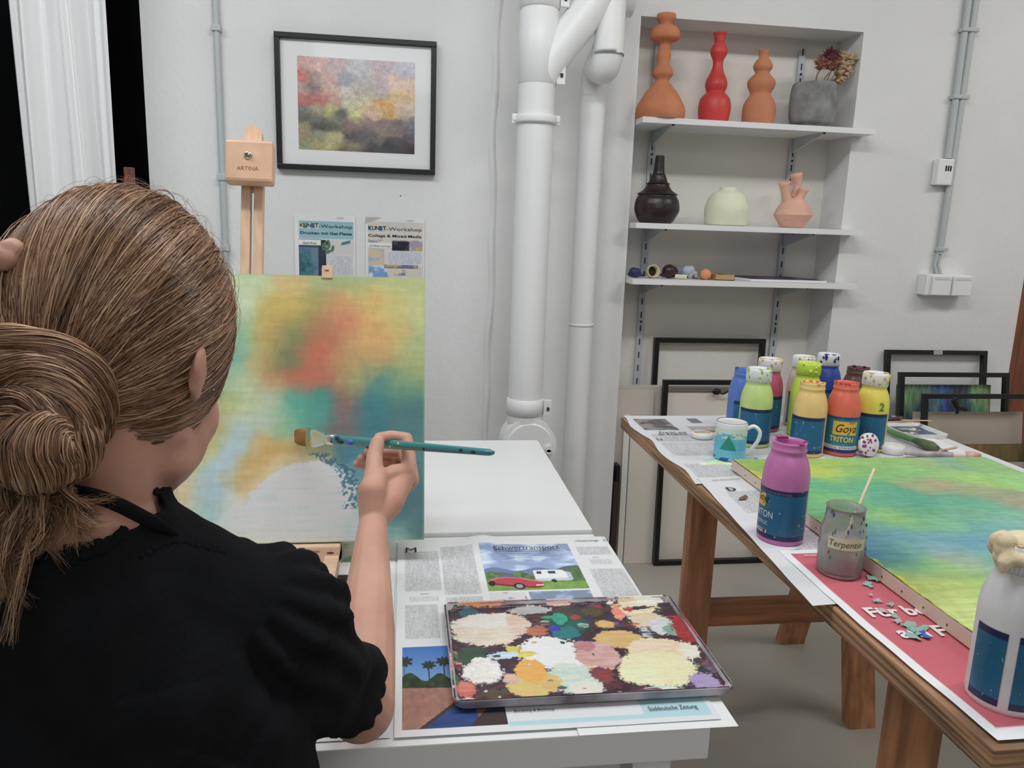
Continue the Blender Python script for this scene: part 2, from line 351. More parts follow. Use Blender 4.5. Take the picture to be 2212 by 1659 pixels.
def pxvase(bx, by, Y, prof, zb):
    """profile from (radius px, height px) at depth Y"""
    b = atY(bx, by, Y); s = np.linalg.norm(atY(bx+10, by, Y)-b)/10; sz = abs(atY(bx, by-10, Y)[2]-b[2])/10
    return (float(b[0]), Y, zb), [(r*s, h*sz) for r, h in prof]
def smoothp(pr, n=6): return [(max(0.0005, p[0]), p[1]) for p in catmull([(a, b, 0) for a, b in pr], n)]
terra = mat('terracotta', (200, 124, 84), 0.8, var=0.06, vscale=18, bump=0.15, bscale=80, spec=0.2)
def vase(name, bx, by, Y, prof, zb, m_, label, wob=0.006, hollow=True):
    c, p = pxvase(bx, by, Y, prof, zb); p = smoothp(p)
    if hollow: rt, zt = p[-1]; p += [(rt*0.86, zt+0.001), (rt*0.8, zt-0.01), (rt*0.7, zt-0.03)]
    return one(name, MB().lathe(p, c, 48, cap=(True, True), wob=wob), m_, label, 'vase')
ZA, ZB_, ZC = 1.6125, 1.2745, 1.0875
k = 1/3.95
vase('vase', 1425, 254, 2.64, [(r*k, h*k) for r, h in ((195, 0), (205, 50), (190, 120), (130, 230), (62, 320), (58, 345), (84, 385), (76, 430), (52, 480), (57, 540), (48, 610), (44, 630), (60, 650), (112, 680), (120, 720), (100, 770), (56, 800), (52, 810), (76, 850), (75, 885))], ZA, terra, 'tall terracotta vase with stacked bulges and wide foot, leftmost on the top shelf', 0.004)
vase('vase', 1541, 258, 2.66, [(r*k, h*k) for r, h in ((112, 0), (124, 60), (130, 140), (116, 215), (78, 262), (76, 280), (88, 320), (82, 370), (52, 440), (40, 500), (44, 540), (66, 590), (66, 625), (50, 665), (36, 690), (36, 715), (56, 765))], ZA, mat('red_glaze', (206, 52, 50), 0.42, var=0.05, vscale=10, bump=0.04), 'bright red bulbous vase on the top shelf', 0.004)
vase('vase', 1637, 264, 2.66, [(r*k, h*k) for r, h in ((118, 0), (130, 70), (130, 150), (112, 215), (82, 265), (84, 290), (107, 340), (106, 385), (72, 430), (56, 455), (76, 500), (62, 545), (40, 575), (38, 600), (46, 640))], ZA, mat('terracotta_b', (196, 126, 88), 0.8, var=0.05, vscale=18, bump=0.12, spec=0.2), 'short terracotta vase of rounded bulges between the red vase and the grey pot', 0.006)
c, p = pxvase(1751, 271, 2.66, [(r*k, h*k) for r, h in ((112, 0), (122, 30), (160, 48), (178, 120), (180, 240), (176, 320), (168, 366), (158, 384), (146, 378), (138, 340), (120, 250))], ZA)
one('flower_pot', MB().lathe(smoothp(p), c, 48, cap=(True, True), wob=0.004), mat('concrete', (134, 134, 134), 0.9, var=0.2, vscale=22, bump=0.4, bscale=60, spec=0.2), 'grey rough concrete pot on the right of the top shelf', 'flower pot')
potc = np.array(c); rim = ZA+0.093
# dried thistle and seed head
def q4(x, y, Y=2.66): return atY(1340+x*k, y*k, Y)
t = thing('dried_flower', q4(1690, 700), 'dried thistle with a dark purple spiky head in the grey pot', 'dried flower')
m = MB(); m.tube(catmull([potc+np.array([0.0, 0, 0.04]), q4(1670, 680), q4(1705, 600), q4(1755, 540)]), 0.0022, 8); put('stem', m, mat('dry_stem', (120, 92, 52), 0.8), t)
m = MB(); hc = q4(1770, 530); m.sph(hc, 0.030, (1.2, 0.9, 0.8), 2)
rr = np.random.default_rng(3)
for i in range(150):
    a = rr.uniform(0, 2*math.pi); e = rr.uniform(-1.0, 0.5); d = np.array([math.cos(a)*math.cos(e)*1.15, math.sin(a)*math.cos(e)*0.9, math.sin(e)])
    m.cyl(hc+d*0.022, hc+d*rr.uniform(0.034, 0.045)+np.array([0, 0, 0.004]), 0.0042, 0.0005, n=5)
put('bracts', m, mat('bracts_rose', (150, 98, 84), 0.85, var=0.4, vscale=120), t)
m = MB(); pc = hc+np.array([0.002, -0.014, 0.012]); m.sph(pc, 0.023, (1.1, 0.9, 0.75), 2)
for i in range(90):
    a = rr.uniform(0, 2*math.pi); e = rr.uniform(0.1, 1.5); d = np.array([math.cos(a)*math.cos(e)*1.1, math.sin(a)*math.cos(e)*0.8, math.sin(e)])
    m.cyl(pc+d*0.014, pc+d*rr.uniform(0.028, 0.038), 0.0034, 0.0005, n=5)
put('petals', m, mat('petals_purple', (86, 34, 48), 0.85, var=0.3, vscale=90), t)
t = thing('dried_flower', q4(1800, 700), 'dried beige papery seed heads behind the thistle in the grey pot', 'dried flower')
m = MB()
for sx, ex, ey in ((1760, 1800, 600), (1790, 1840, 620), (1810, 1880, 640), (1735, 1780, 620)): m.tube(catmull([potc+np.array([0.01, 0, 0.04]), q4(sx, 700), q4(ex, ey)]), 0.0018, 7)
put('stem', m, mat('dry_stem', (120, 92, 52), 0.8), t)
m = MB()
for (bx, by, r) in ((1890, 560, 0.030), (1865, 655, 0.026), (1900, 475, 0.018), (1975, 505, 0.022), (1925, 615, 0.024)):
    cc = q4(bx, by, 2.675)
    for i in range(16):
        a = rr.uniform(0, 2*math.pi); e = rr.uniform(-1.3, 1.3); d = np.array([math.cos(a)*math.cos(e), math.sin(a)*math.cos(e), math.sin(e)])
        M_ = Vector(d).to_track_quat('Z', 'Y').to_matrix().to_4x4(); m.sph(cc+d*r*0.5, r*0.62, (0.75, 0.35, 1.0), 1, M=M_)
put('seed_head', m, mat('seed_beige', (176, 148, 112), 0.9, var=0.25, vscale=60, bump=0.3), t)
# second shelf
k5 = 1/3.814
dk = mat('dark_glaze', (46, 34, 32), 0.32, var=0.15, vscale=30, bump=0.35, bscale=50)
vase('vase', 1416, 480, 2.65, [(r*k5, h*k5) for r, h in ((118, 0), (140, 20), (172, 90), (178, 130), (168, 190), (150, 225), (160, 238), (140, 250), (108, 275), (88, 315), (98, 325), (76, 335), (56, 390), (44, 420), (36, 520), (34, 548))], ZB_, dk, 'dark brown bottle vase with ridged shoulder on the middle shelf', 0.01)
vase('vase', 1567, 485, 2.65, [(r*k5, h*k5) for r, h in ((140, 0), (160, 15), (172, 100), (168, 160), (140, 230), (108, 270), (78, 282), (68, 290), (66, 312))], ZB_, mat('pale_green_glaze', (222, 224, 192), 0.7, var=0.03, bump=0.3, bscale=45), 'squat pale cream-green vase in the middle of the middle shelf', 0.01)
pk = mat('pink_clay', (224, 170, 148), 0.75, var=0.04, vscale=20, bump=0.12)
t = thing('vase', (1.40, 2.65, ZB_), 'pink clay vase with three spouts on the right of the middle shelf', 'vase')
c, p = pxvase(1710, 490, 2.65, [(r*k5, h*k5) for r, h in ((70, 0), (90, 15), (140, 95), (142, 115), (120, 165), (92, 208), (74, 232), (40, 246), (10, 250))], ZB_)
m = MB().lathe(smoothp(p), c, 40, cap=(True, True), wob=0.006); put('body', m, pk, t)
def q5(x, y, Y=2.65): return atY(1320+x*k5, 300+y*k5, Y)
for pts, r0, r1 in ((((1462, 545, 2.65), (1438, 450, 2.645), (1427, 355, 2.64)), 0.0205, 0.0200), (((1512, 545, 2.65), (1562, 475, 2.645), (1590, 412, 2.64)), 0.0190, 0.0180), (((1495, 490, 2.67), (1535, 390, 2.68), (1524, 285, 2.68)), 0.013, 0.0225)):
    P_ = [q5(*a) for a in pts]; P_ = catmull(P_, 5); n_ = len(P_); rs = [r0*(1-0.25*math.sin(math.pi*i/(n_-1)))+(r1-r0)*(i/(n_-1)) for i in range(n_)]
    d = P_[-1]-P_[-2]; d /= np.linalg.norm(d); P_ += [P_[-1]+d*0.0005, P_[-1]-d*0.004, P_[-1]-d*0.02]; rs += [rs[-1]*0.82, rs[-1]*0.78, rs[-1]*0.6]
    put('spout', MB().tube(P_, rs, 24), pk, t)
m = MB()
for i, (a, b, h) in enumerate(((1445, 640, 22), (1460, 620, 40), (1472, 640, 50), (1490, 650, 30), (1500, 625, 45), (1520, 615, 40), (1440, 665, 15), (1555, 650, 10))): m.tube([q5(a, b-h/2, 2.6155), q5(a-8, b+h/2, 2.6135)], 0.0006, 5)
put('scratch_marks', m, mat('scratch', (120, 66, 56), 0.8), t)
# lowest shelf pieces
def blobs(name, lst, m_, label, cat, Y):
    mb = MB()
    for (x, y, r, sx, sz) in lst: mb.sph(q5(x, y, Y), r*1.5, (sx, 1.0, sz), 3)
    me = baked(mb, [('REMESH', dict(mode='VOXEL', voxel_size=0.0018)), ('SMOOTH', dict(factor=0.5, iterations=3))])
    for p_ in me.polygons: p_.use_smooth = True
    z0 = min(v.co.z for v in me.vertices); me.transform(Matrix.Translation((0, 0, ZC+0.0003-z0)))
    me.materials.clear()
    return one(name, me, m_, label, cat)
blobs('clay_figure', [(185, 1085, 0.0105, 1, 1.1), (215, 1080, 0.008, 1.1, 1), (160, 1100, 0.006, 1, 1), (235, 1105, 0.006, 1.3, 0.8), (265, 1112, 0.0035, 1.8, 0.8), (205, 1108, 0.008, 1.2, 0.7)], mat('navy_glaze', (42, 46, 86), 0.4, bump=0.2), 'small navy blue knotted clay piece, leftmost on the lowest shelf', 'clay figure', 2.64)
def ring_cup(x, y, R, m_out, m_in, label):
    c_ = q5(x, y, 2.63); m = MB(); d = np.array([0.05, -0.99, 0.12]); d /= np.linalg.norm(d); c_[2] = ZC+R+0.0003
    m.tube([c_-d*0.028, c_-d*0.015, c_+d*0.006, c_+d*0.009, c_+d*0.008, c_-d*0.02], [R*0.7, R*0.95, R, R*0.98, R*0.84, R*0.7], 28)
    m.tube([c_-d*0.015, c_-d*0.0145], [R*0.9, R*0.9], 20, mi=1)
    z0 = min(v[:, 2].min() for v in m.v); 
    for v in m.v: v[:, 2] += ZC+0.0003-z0
    return one('clay_cup', m, [m_out, m_in], label, 'clay cup')
ring_cup(345, 1092, 0.0230, mat('cup_cream', (196, 188, 150), 0.6), mat('cup_dark', (40, 28, 24), 0.6), 'small cream clay cup lying on its side with dark inside, lowest shelf')
blobs('clay_figure', [(480, 1080, 0.0155, 1.1, 1.05), (510, 1085, 0.012, 1, 1.1), (435, 1110, 0.007, 1.3, 0.7), (465, 1105, 0.010, 1, 0.8)], mat('maroon_glaze', (70, 34, 36), 0.35, c2=(36, 26, 28), vscale=50), 'round dark maroon clay lump on the lowest shelf', 'clay figure', 2.64)
c_ = q5(595, 1124, 2.61); c_[2] = ZC+0.0083; m = MB(); m.tube([c_+np.array([-0.022, 0.016, 0]), c_+np.array([0.012, -0.008, 0])], [0.008, 0.0078], 18); m.tube([c_+np.array([0.012, -0.008, 0]), c_+np.array([0.0128, -0.0086, 0])], [0.0048, 0.0048], 12, mi=1)
one('clay_bead', m, [mat('bead_cream', (214, 212, 184), 0.6), slotm], 'little pale cream clay tube on the lowest shelf before the grey figure', 'clay bead')
blobs('clay_figure', [(628, 1078, 0.011, 1.2, 1.1), (660, 1070, 0.0085, 1, 1.2), (600, 1085, 0.006, 0.8, 1.3), (650, 1110, 0.008, 0.8, 1.2), (700, 1115, 0.0055, 0.8, 1.3), (680, 1095, 0.007, 1.4, 0.8), (728, 1135, 0.0035, 1.8, 0.8)], mat('pale_blue_glaze', (168, 178, 192), 0.5), 'pale grey-blue clay animal figure on the lowest shelf', 'clay figure', 2.645)
m = MB(); c_ = q5(550, 1070, 2.70); c_[2] = ZC+0.0215; m.sph(c_, 0.021, (1, 1, 1), 3); one('clay_ball', m, mat('grey_ball', (120, 126, 134), 0.6), 'grey clay ball half hidden behind the maroon lump', 'clay ball')
m = MB(); c_ = q5(780, 1105, 2.62); c_[2] = ZC+0.0187; m.sph(c_, 0.0185, (1.05, 1, 1), 3); one('clay_ball', m, mat('orange_ball', (226, 142, 92), 0.7, bump=0.1), 'small orange clay ball beside the cardboard box on the lowest shelf', 'clay ball')
cb = mat('cardboard_tan', (178, 144, 98), 0.85, var=0.05, vscale=20)
t = thing('cardboard_box', (1.105, 2.62, ZC), 'shallow open tan cardboard box on the lowest shelf', 'box')
x0, x1, y0, y1, h = float(atY(1545.5, 590, 2.605)[0]), 1.146, 2.605, 2.75, 0.019
m = MB(); m.box((x0, y0, ZC+0.0002), (x1, y1, ZC+0.002)); 
for a in (((x0, y0, ZC+.0002), (x1, y0+.0015, ZC+h)), ((x0, y1-.0015, ZC+.0002), (x1, y1, ZC+h)), ((x0, y0, ZC+.0002), (x0+.0015, y1, ZC+h)), ((x1-.0015, y0, ZC+.0002), (x1, y1, ZC+h))): m.box(*a)
put('tray', m, cb, t)
m = MB(); P = [[(x0-0.045*u_, y0+0.01+v_*(y1-y0-0.02), ZC+h+0.002*math.sin(u_*3)-0.001+0.004*(1-u_)) for v_ in np.linspace(0, 1, 4)] for u_ in np.linspace(0, 1, 8)]
m.box((x0+.002, y0+.002, ZC+.0022), (x1-.002, y1-.002, ZC+.006), mi=1); put('filling', m, [cb, mat('paper_green', (196, 202, 190), 0.8)], t)
m = MB(); m.box((x0-0.046, y0+0.03, ZC+0.0002), (x0-0.001, y1, ZC+0.010), 0.001); put('flap', m, cb, t)
# painted panel lying on the shelf
t = thing('painted_panel', (1.38, 2.66, ZC), 'flat white panel painted dark purple lying at the right of the lowest shelf', 'painting')
a0 = (1.148, 2.585); P0 = [(1.195, 2.580), (1.475, 2.580), (1.44, 2.78), (1.155, 2.78)]
put('panel', MB().prism(P0, ZC+0.0003, ZC+0.0085), white, t)
U, V = np.meshgrid(np.linspace(0, 1, 60), np.linspace(0, 1, 40), indexing='ij')
P_ = np.stack([(1.1965+U*0.277)*(1-V)+(1.1565+U*0.282)*V, 2.5815+V*0.197, np.full_like(U, ZC+0.0088)], -1)
n1 = fbm(U*14, V*4, 5); n1 = np.clip((n1-0.5)*5+0.25, 0, 1)[..., None]
put('painted_surface', MB().grid(P_, alb(np.array([40, 24, 54])*(1-n1)+np.array([112, 92, 132])*n1)), cmat('paint_dark', 0.5), t)
# ---- black picture frames and boards standing in the niche
blk = mat('frame_black', (21, 22, 24), 0.4, spec=0.5)
def frame(w_, h_, d_, loc, tilt, label, bar=0.016, rz=0.0, hook=False, group=None, y_side=1):
    t = thing('picture_frame', loc, label, 'picture frame', group, rot=(-tilt, 0, rz))
    m = MB()
    for lo, hi in (((-w_/2, 0, 0), (w_/2, d_, bar)), ((-w_/2, 0, h_-bar), (w_/2, d_, h_)), ((-w_/2, 0, bar), (-w_/2+bar, d_, h_-bar)), ((w_/2-bar, 0, bar), (w_/2, d_, h_-bar))): m.box(lo, hi, 0.0015)
    put('moulding', m, blk, t, local=True)
    if hook: put('hanging_plate', MB().box((-0.018, -0.001, h_-bar+0.001), (0.018, 0.001, h_-0.001)), mat('metal_plate', (190, 190, 190), 0.35, metal=0.8), t, local=True)
    return t
frame(0.437, 0.86, 0.022, (1.147, 2.735, 0.0), math.radians(2.2), 'tall empty black frame standing behind boards in the niche', 0.018, group='empty black frames in the niche')
t_ = frame(0.44, 0.715, 0.022, (1.168, 2.655, 0.0), math.radians(3.0), 'lower empty black frame standing in front of boards in the niche', 0.018, group='empty black frames in the niche')
bd = mat('grey_board', (200, 192, 180), 0.8, var=0.02, vscale=4); wb = mat('white_board', (222, 220, 212), 0.7)
def board(x0, x1, h_, y, tilt, th, m_, label, name='board', cat='board', mats=None):
    t = MB(); t.box((x0, 0, 0), (x1, th, h_), 0.0008); M_ = Matrix.Translation((0, y, 0)) @ Matrix.Rotation(-tilt, 4, 'X')
    for v in t.v: v[:] = [tuple(M_ @ Vector(q)) for q in v]
    for v in t.v: v[:, 2] += 0.0003-v[:, 2].min()
    return one(name, t, m_, label, cat)
board(0.775, 1.30, 0.685, 2.712, 0.045, 0.004, bd, 'tallest grey-beige cardboard sheet leaning in the niche behind the other boards')
board(0.772, 0.925, 0.67, 2.700, 0.04, 0.003, bd, 'narrow grey-beige board at the left end of the niche')
board(0.955, 1.36, 0.66, 2.697, 0.035, 0.006, mat('grey_board2', (218, 210, 199), 0.75), 'wide grey-beige board wrapped in clear film behind the lower black frame')
board(0.810, 0.832, 0.58, 2.683, 0.03, 0.012, wb, 'thin white panel edge standing left of the cream board in the niche')
board(0.836, 0.948, 0.575, 2.683, 0.03, 0.012, mat('cream_board', (216, 208, 197), 0.75), 'cream board left of the lower black frame in the niche')
m = MB(); m.box((0.772, 2.655, 0.0), (0.795, 2.70, 0.34), 0.002); m.box((0.776, 2.652, 0.34), (0.792, 2.70, 0.40), 0.002, mi=1)
one('folding_stand', m, [mat('dark_brown_stand', (58, 44, 34), 0.6), blk], 'dark narrow upright stand squeezed at the niche\'s left corner', 'stand')
put('clip_band', MB().tube([(0.19, -0.004, 0.62+0.02*0), (0.03, -0.006, 0.66), (0.06, -0.006, 0.68)], 0.004, 8), blk, t_, local=True) if False else None
m = MB(); c_ = atY(1548, 846, 2.70)
m.sph(c_, 0.014, (1.2, 0.5, 0.9), 2); m.tube(catmull([c_+np.array([0.0, -.006, 0]), c_+np.array([0.02, -.008, -0.006]), c_+np.array([0.045, -.008, 0.004])]), 0.003, 7); m.tube([c_+np.array([0.02, -.008, -0.008]), c_+np.array([0.034, -.008, -0.002])], 0.0035, 7)
one('spring_clamp', m, blk, 'small black clamp on the top edge of the niche boards', 'clamp')
# ---- right-hand stack leaning against the wall
frame(0.411, 0.70, 0.02, (1.975, 2.52, 0.155), math.radians(8.5), 'rearmost empty black frame of the three on the right, with metal hanging plate', 0.017, hook=True, group='empty black frames leaning at the right wall')
frame(0.435, 0.79, 0.02, (1.99, 2.408, 0.0), math.radians(9), 'middle empty black frame of the three leaning at the right', 0.017, group='empty black frames leaning at the right wall')
frame(0.44, 0.735, 0.018, (2.01, 2.30, 0.0), math.radians(9), 'front empty black frame of the three leaning at the right', 0.017, group='empty black frames leaning at the right wall')
U, V = np.meshgrid(np.linspace(0, 1, 90), np.linspace(0, 1, 90), indexing='ij')
S = [(.1, .95, 90, 120, 60), (.5, .97, 60, 80, 90), (.9, .96, 110, 130, 60), (.15, .8, 30, 44, 60), (.3, .8, 20, 40, 90), (.35, .9, 90, 110, 70), (.5, .82, 36, 60, 96), (.62, .92, 70, 60, 50), (.7, .85, 50, 70, 60), (.85, .82, 40, 90, 70), (.3, .7, 40, 60, 130), (.5, .68, 34, 60, 120), (.65, .7, 30, 80, 80), (.8, .68, 40, 70, 130), (.95, .7, 60, 100, 60), (.2, .65, 150, 170, 90), (.5, .4, 40, 70, 110), (.2, .3, 60, 90, 60), (.8, .3, 50, 80, 110)]
def canvas_board(name, x0, x1, z1, y, tilt, colsV, label, edge=(90, 110, 70), th=0.02, cat='painting', z0=0.0003):
    t = thing(name, ((x0+x1)/2, y, z0), label, cat, rot=(-tilt, 0, 0)); w2 = (x1-x0)/2; H = z1
    put('stretcher', MB().box((-w2, 0.0006, 0), (w2, th, H), 0.001), mat('canvas_edge_%d_%d_%d' % edge, edge, 0.8), t, local=True)
    P_ = np.stack([-w2+U*2*w2, np.full_like(U, 0.0), V*H], -1)
    put('painted_surface', MB().grid(P_, colsV), cmat('paint_canvas', 0.65, 0.3, 400), t, local=True); return t
wu = U+0.06*(fbm(U*10, V*10, 11)-.5)*2; wv = V+0.05*(fbm(U*10, V*10, 12)-.5)*2
cc = blend(wu, wv, S, 0.055)*np.array([1.05, 1.1, 1.5]); cc = np.clip(cc*(0.6+0.9*fbm(U*40, V*16, 13)[..., None]), 0, 255)
canvas_board('leaning_painting', 1.80, 2.17, 0.735, 2.46, 0.15, alb(cc), 'blue and green speckled painting leaning behind the black frames at the right')
board(1.80, 2.235, 0.655, 2.372, 0.157, 0.004, mat('brown_board', (168, 154, 140), 0.8), 'large grey-brown cardboard sheet behind the front frame at the right')
S2 = [(0, .5, 60, 40, 30), (.2, .5, 110, 50, 30), (.4, .6, 120, 90, 40), (.6, .5, 70, 80, 40), (.8, .5, 120, 90, 50), (1, .5, 50, 60, 40)]
cc = blend(wu, wv, S2, 0.12)*(0.75+0.5*fbm(U*30, V*8, 14)[..., None])
canvas_board('leaning_painting', 1.78, 2.27, 0.545, 2.338, 0.157, alb(cc), 'dark olive and rust canvas edge low behind the front frame at the right', (70, 70, 40))
m_ = board(1.76, 2.26, 0.485, 2.326, 0.157, 0.004, mat('grey_brown_board', (164, 152, 140), 0.8), 'lower grey-brown board in front of the olive canvas at the right')
c_ = atY(2075, 880, 2.36); m = MB(); m.tube([c_+np.array([-.03, 0, .03]), c_+np.array([-.012, 0, 0.0])], [.012, .008], 8, flat=.5); m.tube([c_+np.array([-.012, 0, 0]), c_+np.array([.022, -0.004, -.007])], [.007, .006], 8, flat=.6); m.tube([c_+np.array([-.010, 0, 0]), c_+np.array([-.010, 0, -.022])], .005, 8)
one('spring_clamp', m, blk, 'black spring clamp gripping the grey board at the right', 'clamp')
# ------------------------------------------------------------------ picture, flyers, curtain, post
t = thing('framed_artwork', (-0.149, YW, 1.403), 'black-framed abstract sunset painting with wide white mount on the wall', 'picture')
x0, x1, z0, z1 = -0.398, 0.100, 1.403, 1.810; b = 0.0165
m = MB()
for lo, hi in (((x0, YW-0.026, z0), (x1, YW-0.001, z0+b)), ((x0, YW-0.026, z1-b), (x1, YW-0.001, z1)), ((x0, YW-0.026, z0+b), (x0+b, YW-0.001, z1-b)), ((x1-b, YW-0.026, z0+b), (x1, YW-0.001, z1-b))): m.box(lo, hi, 0.002)
put('frame', m, blk, t)
put('mount', MB().box((x0+b, YW-0.012, z0+b), (x1-b, YW-0.009, z1-b)), mat('mount_white', (226, 228, 234), 0.5), t)
U, V = np.meshgrid(np.linspace(0, 1, 230), np.linspace(0, 1, 190), indexing='ij')
# samples in crop pixels of the artwork: x 230-962, y 238-838
SA = [(250, 280, 200, 150, 140), (330, 270, 205, 160, 150), (450, 290, 180, 150, 150), (600, 290, 175, 170, 175), (750, 300, 180, 155, 160), (900, 300, 175, 170, 180), (940, 290, 180, 175, 185),
 (260, 340, 200, 110, 100), (330, 360, 165, 130, 125), (320, 430, 130, 110, 105), (420, 350, 190, 140, 130), (530, 355, 140, 140, 150), (620, 380, 160, 155, 155), (720, 370, 175, 155, 150), (850, 350, 210, 170, 150), (940, 370, 210, 170, 140),
 (260, 430, 180, 150, 140), (400, 450, 190, 150, 140), (520, 450, 200, 180, 165), (620, 400, 175, 165, 145), (640, 460, 180, 175, 150), (740, 440, 185, 165, 160), (860, 450, 220, 175, 120), (940, 440, 220, 180, 140),
 (260, 500, 185, 100, 95), (370, 500, 190, 105, 95), (450, 490, 190, 150, 130), (550, 520, 195, 185, 150), (650, 520, 205, 180, 140), (770, 510, 225, 165, 80), (880, 510, 215, 180, 150), (940, 520, 205, 175, 150),
 (260, 570, 120, 115, 105), (350, 560, 160, 150, 120), (440, 560, 180, 175, 110), (500, 580, 100, 105, 95), (590, 590, 200, 195, 120), (700, 570, 205, 165, 130), (800, 570, 210, 160, 85), (900, 570, 190, 165, 140),
 (260, 620, 95, 100, 85), (350, 630, 110, 110, 95), (470, 630, 120, 125, 105), (560, 640, 135, 110, 105), (660, 640, 150, 125, 120), (760, 640, 140, 115, 120), (850, 640, 120, 105, 110), (940, 620, 130, 125, 130),
 (270, 680, 150, 140, 100), (350, 670, 75, 75, 70), (450, 670, 90, 95, 85), (560, 690, 130, 105, 95), (650, 690, 105, 95, 100), (760, 680, 150, 125, 100), (850, 690, 130, 110, 105), (940, 680, 115, 110, 125),
 (260, 740, 150, 130, 95), (350, 740, 135, 140, 110), (450, 740, 170, 165, 110), (560, 730, 80, 75, 80), (640, 740, 95, 95, 95), (740, 730, 110, 110, 95), (840, 750, 80, 75, 80), (930, 720, 95, 80, 85),
 (260, 790, 140, 145, 105), (350, 790, 160, 155, 95), (450, 790, 170, 165, 100), (540, 790, 130, 120, 95), (620, 790, 130, 125, 100), (680, 780, 75, 78, 80), (800, 780, 60, 60, 66), (900, 790, 70, 66, 70), (940, 820, 66, 50, 48), (660, 815, 75, 55, 60), (760, 815, 70, 75, 75), (500, 820, 110, 90, 70)]
SA = [((x-230)/732, (838-y)/600-0.02, r, g, b_) for x, y, r, g, b_ in SA]
wu = U+0.035*(fbm(U*14, V*12, 21)-.5)*2; wv = V+0.035*(fbm(U*12, V*14, 22)-.5)*2
cc = blend(wu, wv, SA, 0.034); g_ = cc.mean(-1, keepdims=True); cc = (g_+(cc-g_)*.85)*(0.80+0.30*fbm(U*34, V*30, 23)[..., None]+0.22*fbm(U*110, V*60, 24)[..., None])
ax0, ax1, az0, az1 = -0.331, 0.033, 1.466, 1.745
P_ = np.stack([ax0+U*(ax1-ax0), np.full_like(U, YW-0.0126), az0+V*(az1-az0)], -1)
put('artwork', MB().grid(P_, alb(cc)), cmat('paint_paper', 0.5), t)
m = MB().box((x0+b, YW-0.017, z0+b), (x1-b, YW-0.0155, z1-b))
gm = bpy.data.materials.new('picture_glass'); gm.use_nodes = True; nt = gm.node_tree; nt.nodes.clear()
o_ = nt.nodes.new('ShaderNodeOutputMaterial'); mx = nt.nodes.new('ShaderNodeMixShader'); tr = nt.nodes.new('ShaderNodeBsdfTransparent'); gl = nt.nodes.new('ShaderNodeBsdfGlossy')
gl.inputs['Roughness'].default_value = 0.05; mx.inputs[0].default_value = 0.02; nt.links.new(tr.outputs[0], mx.inputs[1]); nt.links.new(gl.outputs[0], mx.inputs[2]); nt.links.new(mx.outputs[0], o_.inputs[0])
put('glass', m, gm, t)
one('wall_mark', MB().sph((-0.011, YW-0.0005, 1.334), 0.003, (0.8, 0.3, 1.2), 1), mat('mark_dark', (120, 118, 116), 0.8), 'tiny dark nail mark on the wall below the framed picture', 'nail')
# ---- two flyers
tx = mat('ink_dark', (34, 36, 44), 0.7); txg = mat('ink_grey', (120, 126, 140), 0.7)
def raster(w_, h_, rects, base, nx, ny, ns=0.0, seed=0):
    U, V = np.meshgrid(np.linspace(0, w_, nx), np.linspace(0, h_, ny), indexing='ij')
    C = np.zeros(U.shape+(3,))+np.array(base, float)
    for r in rects:
        x0, y0, x1, y1 = r[:4]; c_ = r[4]; k_ = r[5] if len(r) > 5 else None
        M_ = (U >= x0) & (U <= x1) & (V >= y0) & (V <= y1)
        if k_ == 'text':      # rows of illegible small print
            n_ = (np.random.default_rng(seed).random(U.shape)*0.8+0.5*noise2(U*900, V*60, seed+3))[..., None]
            v_ = np.array(base)*(1-0.62*n_)+np.array(c_)*0.62*n_
        elif k_ == 'blot':
            n_ = fbm(U*60+x0*99, V*60, seed+5)[..., None]; v_ = np.array(c_)*(0.6+0.8*n_)
        elif k_ == 'mix':
            n_ = np.clip((fbm(U*45+x0*77, V*55, seed+7)-0.5)*6+0.5, 0, 1)[..., None]; v_ = np.array(c_)*(1-n_)+np.array(r[6])*n_
        elif k_ == 'ell':
            M_ = ((U-(x0+x1)/2)/((x1-x0)/2))**2+((V-(y0+y1)/2)/((y1-y0)/2))**2 < 1; v_ = np.zeros_like(C)+np.array(c_)
        elif callable(k_): M_ = M_ & k_(U, V); v_ = np.zeros_like(C)+np.array(c_)
        else: v_ = np.zeros_like(C)+np.array(c_)
        C = np.where(M_[..., None], v_, C)
    return U, V, alb(C)
